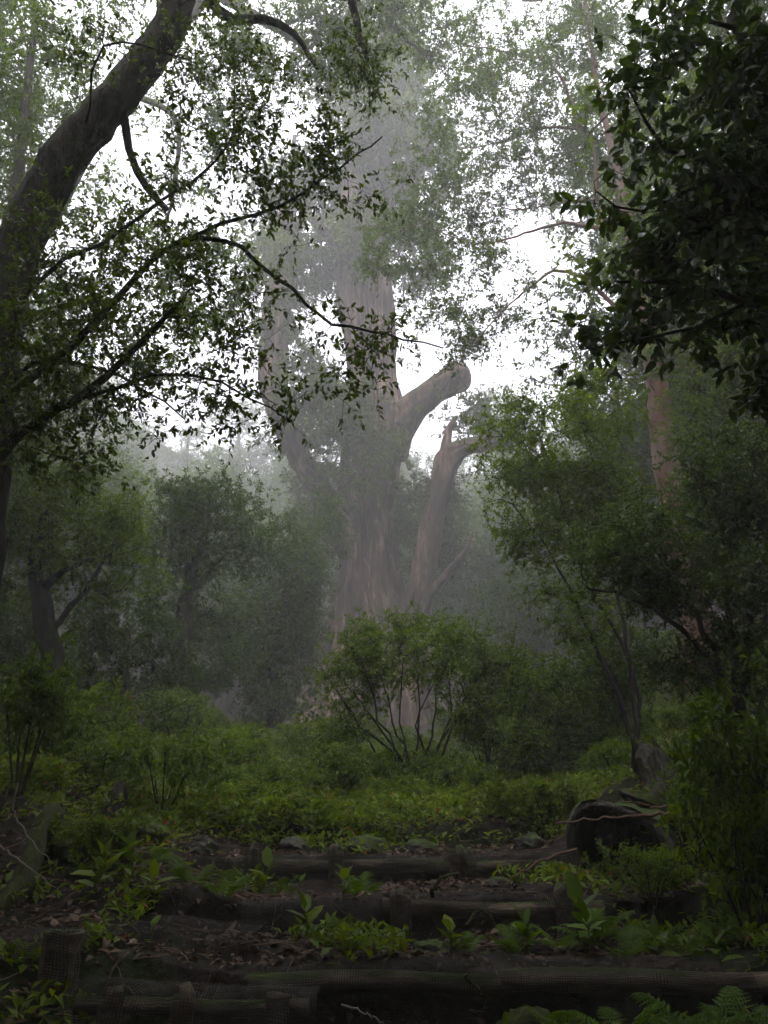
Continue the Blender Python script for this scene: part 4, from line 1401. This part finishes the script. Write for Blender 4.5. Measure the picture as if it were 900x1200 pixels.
def branch_on_ground(name, pts, r, mat, label, seed, cat='branch', forks=()):
    a = Acc()
    P = spline(np.array(pts), 22)
    P[1:-1] += np.random.RandomState(seed).normal(0, r * 0.5, (20, 3))
    tube(a, P, np.linspace(r, r * 0.35, 22), 7)
    for fp in forks:
        tube(a, spline(np.array(fp), 10), np.linspace(r * 0.5, r * 0.2, 10), 5)
    return tag(a.build(name, mat), label, cat)


branch_on_ground('fallen_branch', A3([(800, 950, 5.3), (760, 955, 5.25), (700, 960, 5.2), (650, 966, 5.15)], 5), .013, M['twig_red'], 'long thin fallen branch lying across the hollow log', 1)
branch_on_ground('fallen_branch', A3([(796, 946, 5.32), (765, 945, 5.3), (726, 938, 5.3)], 5), .011, M['twig_red'], 'short fallen branch crossing the weathered stump foot', 2)
branch_on_ground('fallen_branch', A3([(676, 995, 5.3), (640, 1006, 5.2), (610, 1022, 5.1), (590, 1038, 5.05)], 5), .009, M['twig_red'], 'thin bent branch leaning on the third terrace net', 3)
branch_on_ground('dead_twig', A3([(21, 918, 4.5), (17, 935, 4.5), (15, 950, 4.5), (24, 966, 4.5), (40, 990, 4.5), (58, 1006, 4.45)], 4.5), .007, M['twig_pale'], 'crooked pale dead twig against the mossy mound', 4, 'twig')
branch_on_ground('dead_twig', A3([(-8, 985, 4.4), (12, 1000, 4.4), (40, 1022, 4.35), (70, 1045, 4.3)], 4.4), .007, M['twig_pale'], 'pale dead twig low on the mossy mound', 5, 'twig')
branch_on_ground('dead_twig', A3([(0, 950, 4.6), (8, 930, 4.6), (14, 915, 4.6)], 4.6), .012, M['dead_wood'], 'short grey dead twig beside the crooked pale twig', 6, 'twig')
branch_on_ground('dead_twig', A3([(400, 1178, 3.75), (425, 1186, 3.72), (450, 1200, 3.7)], 3.7), .006, M['twig_pale'], 'pale twig caught in the lowest net', 7, 'twig')
branch_on_ground('mossy_root', A3([(505, 1050, 4.82), (512, 1038, 4.8), (522, 1026, 4.82), (536, 1024, 4.85), (548, 1034, 4.9)], 5), .013, M['moss_wood'], 'green mossy root looping over the second terrace log', 8, 'root')
branch_on_ground('mossy_root', A3([(545, 1085, 4.7), (560, 1070, 4.72), (568, 1068, 4.72), (580, 1082, 4.7), (590, 1088, 4.7)], 5), .010, M['moss_wood'], 'thin mossy root arched under the pale topped log', 9, 'root')
branch_on_ground('mossy_root', A3([(545, 1142, 3.86), (560, 1160, 3.84), (570, 1170, 3.84)], 5), .010, M['moss_wood'], 'thin mossy root running down the lowest net', 10, 'root')


# ------------------------------------------------------------------ ferns, herbs, low shrubs
def frond_mesh(seed, L=1.0, pairs=17, lift=0.75):
    rs = np.random.RandomState(seed)
    n = 18
    t = np.linspace(0, 1, n)
    y = np.sin(t * 1.25) / math.sin(1.25) * 0.85
    z = lift * (np.sin(t * 2.2)) * 0.55
    P = np.column_stack([0.06 * np.sin(t * 3 + seed), y, z]) * L
    a = Acc()
    tube(a, P, np.linspace(.010, .003, n) * L, 4, rnd=0.15)
    T = nrm(np.gradient(P, axis=0))
    for sgn in (-1, 1):
        tt = np.linspace(0.16, 0.985, pairs)
        B = np.column_stack([np.interp(tt, t, P[:, i]) for i in range(3)])
        Tt = np.column_stack([np.interp(tt, t, T[:, i]) for i in range(3)])
        D = nrm(np.array([sgn, 0, -0.12])[None] * 1.0 + Tt * 0.45 + rs.normal(0, .06, (pairs, 3)))
        ln = 0.25 * L * np.sin(np.clip(tt * 1.05 + 0.12, 0, 1) * math.pi) ** 0.7 * rs.uniform(.88, 1.08, pairs) + 0.02 * L
        # each pinna is cut into small lobes on both sides
        m = 5
        for q in range(m):
            u = (q + 0.3) / m
            Q = B + D * (ln * u)[:, None] - np.array([0, 0, 1]) * (ln * u * u * 0.18)[:, None]
            for s2 in (-1, 1):
                dd = nrm(Tt * s2 * 0.9 + D * 0.55)
                l2 = ln * 0.22 * (1.15 - u)
                leaves_simple(a, Q, dd, np.tile([0, 0, 1.0], (pairs, 1)) + Tt * -0.3, l2, l2 * 0.6, np.clip(rs.normal(.5, .2, pairs), 0, 1), 0.1)
        leaves_simple(a, B, D, np.tile([0, 0, 1.0], (pairs, 1)), ln, ln * 0.10, np.full(pairs, .4), 0.1)
    return a.mesh('frond', M['fern'])


FRONDS = [frond_mesh(i, lift=(.6, .8, 1.0, .45)[i]) for i in range(4)]


def fern(loc, size, label, group, nf=8, seed=0, face=None):
    rs = np.random.RandomState(seed)
    root = thing('fern', label, 'fern', group)
    root.location = loc
    for i in range(nf):
        o = link('frond', FRONDS[rs.randint(4)], root)
        az = i / nf * 6.283 + rs.uniform(-.3, .3)
        o.rotation_euler = (rs.uniform(-.15, .35), rs.uniform(-.2, .2), az)
        s = size * rs.uniform(.75, 1.1)
        o.scale = (s, s, s)
    return root


def on_px(px, D, dz=0.0):
    z = 1.0
    for _ in range(4):
        x = px_x(px, D, z)
        z = float(H(x, D))
    return np.array([x, D, z + dz])


FG = 'ferns growing on the terraces'
for i, (px, D, s, nf, l) in enumerate([
        (830, 3.62, .34, 9, 'large arching fern below the fern bank'), (738, 3.66, .30, 8, 'upright fern at the foot of the mossy log'), (655, 3.66, .26, 8, 'fern beside the moss capped stone'),
        (885, 3.7, .30, 7, 'fern at the dark end of the mossy log'), (225, 5.2, .30, 8, 'fern above the dead leaf patch'), (262, 5.0, .26, 8, 'fern next to the start of the third terrace'),
        (178, 5.6, .24, 7, 'fern under the netted boulder'), (420, 5.3, .26, 8, 'fern on the second tread under the third terrace net'), (385, 4.45, .20, 7, 'small fern on the lowest tread beside the broad leaved herb'),
        (190, 3.9, .12, 6, 'tiny fern on the worn slope net'), (350, 3.62, .12, 5, 'tiny fern in front of the thin reddish log end'), (600, 4.4, .22, 8, 'fern below the pale topped log'),
        (545, 4.35, .18, 7, 'small fern beside the flat netted stone'), (700, 4.6, .28, 8, 'fern at the middle of the fern bank'), (655, 4.45, .22, 8, 'fern on the lowest tread left of the fern bank'.replace(' left of', ' next to')),
        (760, 4.7, .26, 8, 'fern in the fern bank under the hollow log mouth'), (735, 4.35, .22, 7, 'low fern at the front of the fern bank'), (800, 4.5, .24, 8, 'dark fern behind the fern bank'),
        (845, 4.6, .28, 8, 'shaded fern beside the leafy bank bush'), (330, 5.35, .18, 6, 'small fern on the second tread by the netted stake'), (100, 5.2, .24, 7, 'fern beneath the bright young shrub')]):
    fern(on_px(px, D, -0.01), s, l, FG, nf, 700 + i)


def herb(loc, size, n, label, seed, lm, group=None, stem_h=0.6, wl=0.36, droop=0.2):
    """upright stem with broad leaves, each leaf a part of its own"""
    rs = np.random.RandomState(seed)
    root = thing('leafy_herb', label, 'plant', group)
    root.location = loc
    a = Acc()
    lean = rs.normal(0, .12, 2)
    top = np.array([lean[0] * size, lean[1] * size, stem_h * size])
    P = spline(np.array([[0, 0, -.03], top * 0.5 + [0.01, 0, 0], top]), 8)
    tube(a, P, np.linspace(.012, .006, 8) * size + .002, 5, rnd=.4)
    a.build('stem', M['fern'], root)
    t = np.linspace(.35, 1, n)
    Q = np.column_stack([np.interp(t, np.linspace(0, 1, 8), P[:, i]) for i in range(3)])
    az = np.arange(n) * 2.4 + rs.uniform(0, 6)
    el = rs.uniform(.1, .9, n) + (t > .9) * .5
    D = np.column_stack([np.cos(az) * np.cos(el), np.sin(az) * np.cos(el), np.sin(el)])
    Nn = nrm(np.array([0, 0, 1.0]) - D * 0.4 + rs.normal(0, .15, (n, 3)))
    ln = size * rs.uniform(.4, .6, n)
    single_leaves(Q, D, Nn, ln, ln * wl, root, lm, rs)
    return root


HG = 'broad leaved herbs on the terraces'
for i, (px, D, s, n, l) in enumerate([
        (358, 4.5, .26, 7, 'star shaped broad leaved herb on the lowest tread'), (697, 4.55, .30, 6, 'herb with one tall upright pale leaf in the fern bank'), (300, 5.5, .26, 5, 'herb with drooping leaves by the third terrace start'),
        (150, 5.2, .30, 9, 'herb with star leaves above the dead leaf patch'), (180, 4.9, .26, 8, 'low star leaved herb at the top of the worn slope'), (175, 4.5, .16, 3, 'single leaf seedling among the dead leaves'),
        (525, 4.3, .2, 5, 'young herb at the base of the pale topped log'), (618, 4.4, .22, 8, 'bright herb under the pale topped log end'), (590, 3.7, .16, 4, 'little herb beside the moss capped stone'),
        (690, 4.35, .24, 9, 'bright leaved herb at the front of the fern bank'), (770, 4.4, .2, 7, 'dark herb under the hollow log'), (845, 4.15, .2, 5, 'single pale herb on the mossy log'),
        (100, 4.85, .3, 10, 'yellow-green herb beside the mossy fallen log'), (345, 5.45, .16, 4, 'seedling below the rocks on the third terrace'), (400, 4.95, .2, 7, 'herb sprouting beside the soil net'), (880, 5.0, .3, 8, 'leafy herb on the shaded bank')]):
    herb(on_px(px, D), s, n, l, 800 + i, M['fern'] if i % 2 else M['cover'], HG)


def shrub_proto(seed, r, h, mat, n=46, leaf=(.04, .07), wl=.42, up=.5, name='low_shrub', twigs=6, per=9):
    root = thing(name, 'x', 'shrub')
    T = Tree(seed)
    for i in range(5):
        az = i * 1.256 + T.rs.uniform(-.4, .4)
        T.path([np.array([0, 0, -.08]), np.array([math.cos(az) * r * .3, math.sin(az) * r * .3, h * .4]), np.array([math.cos(az) * r * .55, math.sin(az) * r * .55, h * .8])], [.012, .009, .005], n=7, grow_from=.4)
    bl = [(np.array([T.rs.normal(0, r * .4), T.rs.normal(0, r * .4), h * T.rs.uniform(.5, .9)]), np.array([r * .5, r * .5, h * .28])) for _ in range(7)]
    T.fill(bl, n, shell=.2, step=.15)
    tw, cr = foliage(T, 'foliage', root, mat, per_twig=per, twigs=twigs, L=(.08, .2), leaf=leaf, wl=wl, up=up, twr=.0016)
    w = T.wood(.0022, 5)
    merge(w, tw)
    w.build('stems', M['twig'], root)
    return root


SH = [shrub_proto(901, .45, .6, M['leaf_shrub']), shrub_proto(902, .5, .5, M['leaf_fresh']), shrub_proto(903, .4, .75, M['leaf_mid']), shrub_proto(904, .55, .55, M['cover'], leaf=(.05, .08))]
SG = ['low pale green shrubs on the slope', 'low fresh green shrubs on the slope', 'low dark green shrubs on the slope', 'low yellow-green shrubs on the slope']
SL = ['low pale green shrub on the slope by the ', 'low fresh green shrub on the slope by the ', 'low dark green shrub on the slope by the ', 'low yellow-green shrub on the slope by the ']
for o, g, l in zip(SH, SG, SL):
    o['group'], o['label'] = g, l
MARKS = [('black pointed stump', 133, 7.0), ('fanning shrub', 492, 8.9), ('crooked trunk', 72, 11), ('flat topped tree', 210, 14), ('weathered grey stump', 768, 6.7), ('rocks of the top terrace lip', 425, 6.8),
         ('foot of the giant trunk', 430, 24), ('stems of the evergreen thicket', 855, 8), ('forked bright green shrub', 600, 10.6), ('dark bushy tree', 320, 18), ('base of the airy young tree', 748, 8.8), ('yellowish moss cushion', 230, 7.4)]
MARK_P = [(n_, foot(px_, D_)[:2]) for n_, px_, D_ in MARKS]


def near_mark(p):
    return min(MARK_P, key=lambda m: np.hypot(*(m[1] - p[:2])))[0]


rs = np.random.RandomState(66)
cnt = 0
first = [True] * 4
for D in np.linspace(7.45, 20, 28):
    w = D * 0.56
    nn = int(7 + D * 0.15)
    for q in range(nn):
        x = -w + (q + rs.uniform(.1, .9)) / nn * 2 * w
        y = D + rs.uniform(-.35, .35)
        if np.hypot(x + .4, y - 28) < 4 or np.hypot(x - 2.1, y - 6.9) < .8:
            continue
        k = rs.choice(4, p=[.3, .3, .2, .2])
        near = sstep(7, 10, y)
        s = rs.uniform(.45, .85) * (rs.uniform(1.4, 1.9) if rs.rand() < .24 else 1.0)
        p = ground_at(x, y, .03)
        if first[k]:
            o = SH[k]
            o.location, o.rotation_euler, o.scale = p, (0, 0, rs.uniform(0, 6.28)), (s, s, s * rs.uniform(.8, 1.1))
            first[k] = False
            o['label'] = SL[k] + near_mark(p)
        else:
            copy_tree(SH[k], p, rs.uniform(0, 6.28), (s, s, s * rs.uniform(.8, 1.1)), SL[k] + near_mark(p), SG[k])

# particular low plants
def special(k, px, D, s, label, dz=0.0, tall=1.0):
    copy_tree(SH[k], on_px(px, D, -.02 + dz), px * .37, (s, s, s * tall), label, 'single shrubs round the terraces')


special(3, 115, 5.4, .55, 'bright young shrub beside the mossy fallen log')
special(0, 190, 7.2, .9, 'speckled pale shrub behind the black stump', tall=1.3)
special(2, 850, 5.6, .8, 'leafy bush hanging over the hollow log')
special(2, 872, 5.1, .9, 'dark bush at the shaded end of the bank')
special(1, 890, 4.4, .85, 'broad bush with fresh leaves on the bank rim', tall=1.5)
special(2, 905, 4.6, 1.0, 'tall dark bush closing the bank', tall=1.7)
special(1, 765, 4.95, .5, 'small bush in front of the hollow log mouth')
special(3, 640, 6.9, .7, 'low bush with reddish young leaves near the stump')
special(2, 20, 6.4, 1.0, 'dark bush behind the mossy mound', tall=1.4)
special(1, 60, 7.6, 1.1, 'bush under the crooked trunk', tall=1.3)


def ground_cover():
    rs = np.random.RandomState(70)
    n = 9000
    y = 6.75 + rs.gamma(1.3, 3.2, n)
    x = rs.uniform(-1, 1, n) * (y * .58 + .4)
    m = 1300
    y2 = rs.uniform(3.65, 6.8, m)
    x2 = rs.uniform(-1, 1, m) * (y2 * .56)
    dens = noise2(x2 * 1.7, y2 * 2.2, 14) + 0.25 * sstep(.6, 1.6, x2) + 0.12 * sstep(-.8, -1.6, x2)
    keep = dens > .62
    x, y = np.concatenate([x, x2[keep]]), np.concatenate([y, y2[keep]])
    n3 = 3600
    y3, x3 = 6.72 + rs.gamma(1.4, .6, n3), rs.uniform(-3.2, 2.2, n3)
    k3 = noise2(x3 * 1.9, y3 * 1.9, 33) > .46                  # tufts with bare soil between
    y = np.concatenate([y, y3[k3]])
    x = np.concatenate([x, x3[k3]])
    n = len(x)
    z = H(x, y)
    a = Acc()
    for j in range(9):
        az = rs.uniform(0, 6.28, n)
        el = rs.uniform(.1, 1.1, n)
        D = np.column_stack([np.cos(az) * np.cos(el), np.sin(az) * np.cos(el), np.sin(el)])
        h = rs.uniform(.01, .16, n) * np.where(y < 6.8, .6, .5 + 1.5 * noise2(x * 2.6, y * 2.6, 35))
        P = np.column_stack([x + rs.normal(0, .05, n), y + rs.normal(0, .05, n), z + h])
        L = rs.uniform(.035, .085, n)
        leaves_simple(a, P, D, np.tile([0, 0, 1.], (n, 1)) + rs.normal(0, .25, (n, 3)), L, L * rs.uniform(.3, .6, n), np.clip(rs.normal(.5, .25, n), 0, 1))
    tag(a.build('ground_cover', M['cover']), 'low green herbs carpeting the slope above the terraces', 'ground cover', kind='stuff')
    # leaf litter
    n = 11000
    y = rs.uniform(3.6, 8.5, n)
    x = rs.uniform(-1, 1, n) * (y * .58)
    keep = noise2(x * 1.5, y * 1.8, 21) + .3 * sstep(-.3, -1.2, x) * sstep(6.4, 5.4, y) > .42
    x, y = x[keep], y[keep]
    n = len(x)
    a = Acc()
    az = rs.uniform(0, 6.28, n)
    L = rs.uniform(.03, .07, n)
    leaves_simple(a, np.column_stack([x, y, H(x, y) + rs.uniform(.008, .03, n)]), np.column_stack([np.cos(az), np.sin(az), rs.normal(0, .25, n)]),
                  np.tile([0, 0, 1.], (n, 1)) + rs.normal(0, .35, (n, 3)), L, L * .5, np.clip(rs.normal(.4, .25, n), 0, 1))
    tag(a.build('leaf_litter', M['dead_leaf']), 'brown fallen leaves strewn over the terraces', 'leaf litter', kind='stuff')


ground_cover()


def twig_litter():
    rs = np.random.RandomState(91)
    a = Acc()
    for i in range(520):
        y = rs.uniform(3.65, 7.2)
        x = rs.uniform(-1, 1) * y * .57
        az, L = rs.uniform(0, 3.14), rs.uniform(.06, .32)
        t = np.linspace(-.5, .5, 5)[:, None]
        P = np.array([x, y, 0]) + t * L * np.array([math.cos(az), math.sin(az), 0]) + rs.normal(0, .01, (5, 3))
        P[:, 2] = H(P[:, 0], P[:, 1]).max() * .3 + H(P[:, 0], P[:, 1]) * .7 + .008 + rs.uniform(0, .02)
        tube(a, P, np.linspace(1, .5, 5) * rs.uniform(.0018, .005), 4)
    tag(a.build('twig_litter', M['twig_red']), 'small broken twigs scattered over the terraces', 'twigs', kind='stuff')


twig_litter()


def fallen_leaves():
    rs = np.random.RandomState(88)
    me = []
    for i in range(5):
        a = Acc()
        leaves_full(a, np.zeros((1, 3)), np.array([[0, 1., 0]]), np.array([[0, 0, 1.]]), [1.], [.45], np.array([.55 + .09 * i]), fold=.3 * (i % 3 - 1), arch=.25 * (i % 2) - .1)
        me.append(a.mesh('fallen_leaf', M['dead_leaf']))
    for i in range(46):
        c = [(92, 1092), (150, 1095), (240, 1050), (255, 1065), (272, 1078)][rs.randint(5)]
        px = c[0] + rs.normal(0, 22)
        D = {92: 4.35, 150: 4.3, 240: 4.9, 255: 4.75, 272: 4.6}[c[0]] + rs.normal(0, .12)
        p = on_px(px, D, .035)
        o = link('fallen_leaf', me[rs.randint(5)])
        s = rs.uniform(.05, .085)
        o.location, o.scale, o.rotation_euler = p, (s, s, s), (rs.normal(0, .35), rs.normal(0, .35), rs.uniform(0, 6.28))
        tag(o, 'curled brown fallen leaf by the ' + ('wide netted stake' if c[0] == 92 else 'short mossy log' if c[0] == 150 else 'fern above the worn slope'), 'leaf', 'fallen leaves on the worn slope')


fallen_leaves()

# ------------------------------------------------------------------ haze
def haze():
    a = Acc()
    x0, x1, y0, y1, z0, z1 = -160, 160, -100, 185, -2.0, 44.0
    V = [(x, y, z) for z in (z0, z1) for y in (y0, y1) for x in (x0, x1)]
    a.add(V, np.array([[0, 2, 3, 1], [4, 5, 7, 6], [0, 1, 5, 4], [2, 6, 7, 3], [0, 4, 6, 2], [1, 3, 7, 5]]))
    m, nt, out = new_mat('haze')
    v = N(nt, 'VolumePrincipled')
    v.inputs['Color'].default_value = (0.955, 0.955, 0.97, 1)
    v.inputs['Density'].default_value = HAZE_DENSITY
    v.inputs['Anisotropy'].default_value = 0.2
    nt.links.new(v.outputs[0], out.inputs['Volume'])
    o = a.build('haze', m, smooth=False)
    tag(o, 'pale mountain mist filling the forest', 'mist', kind='stuff')


haze()
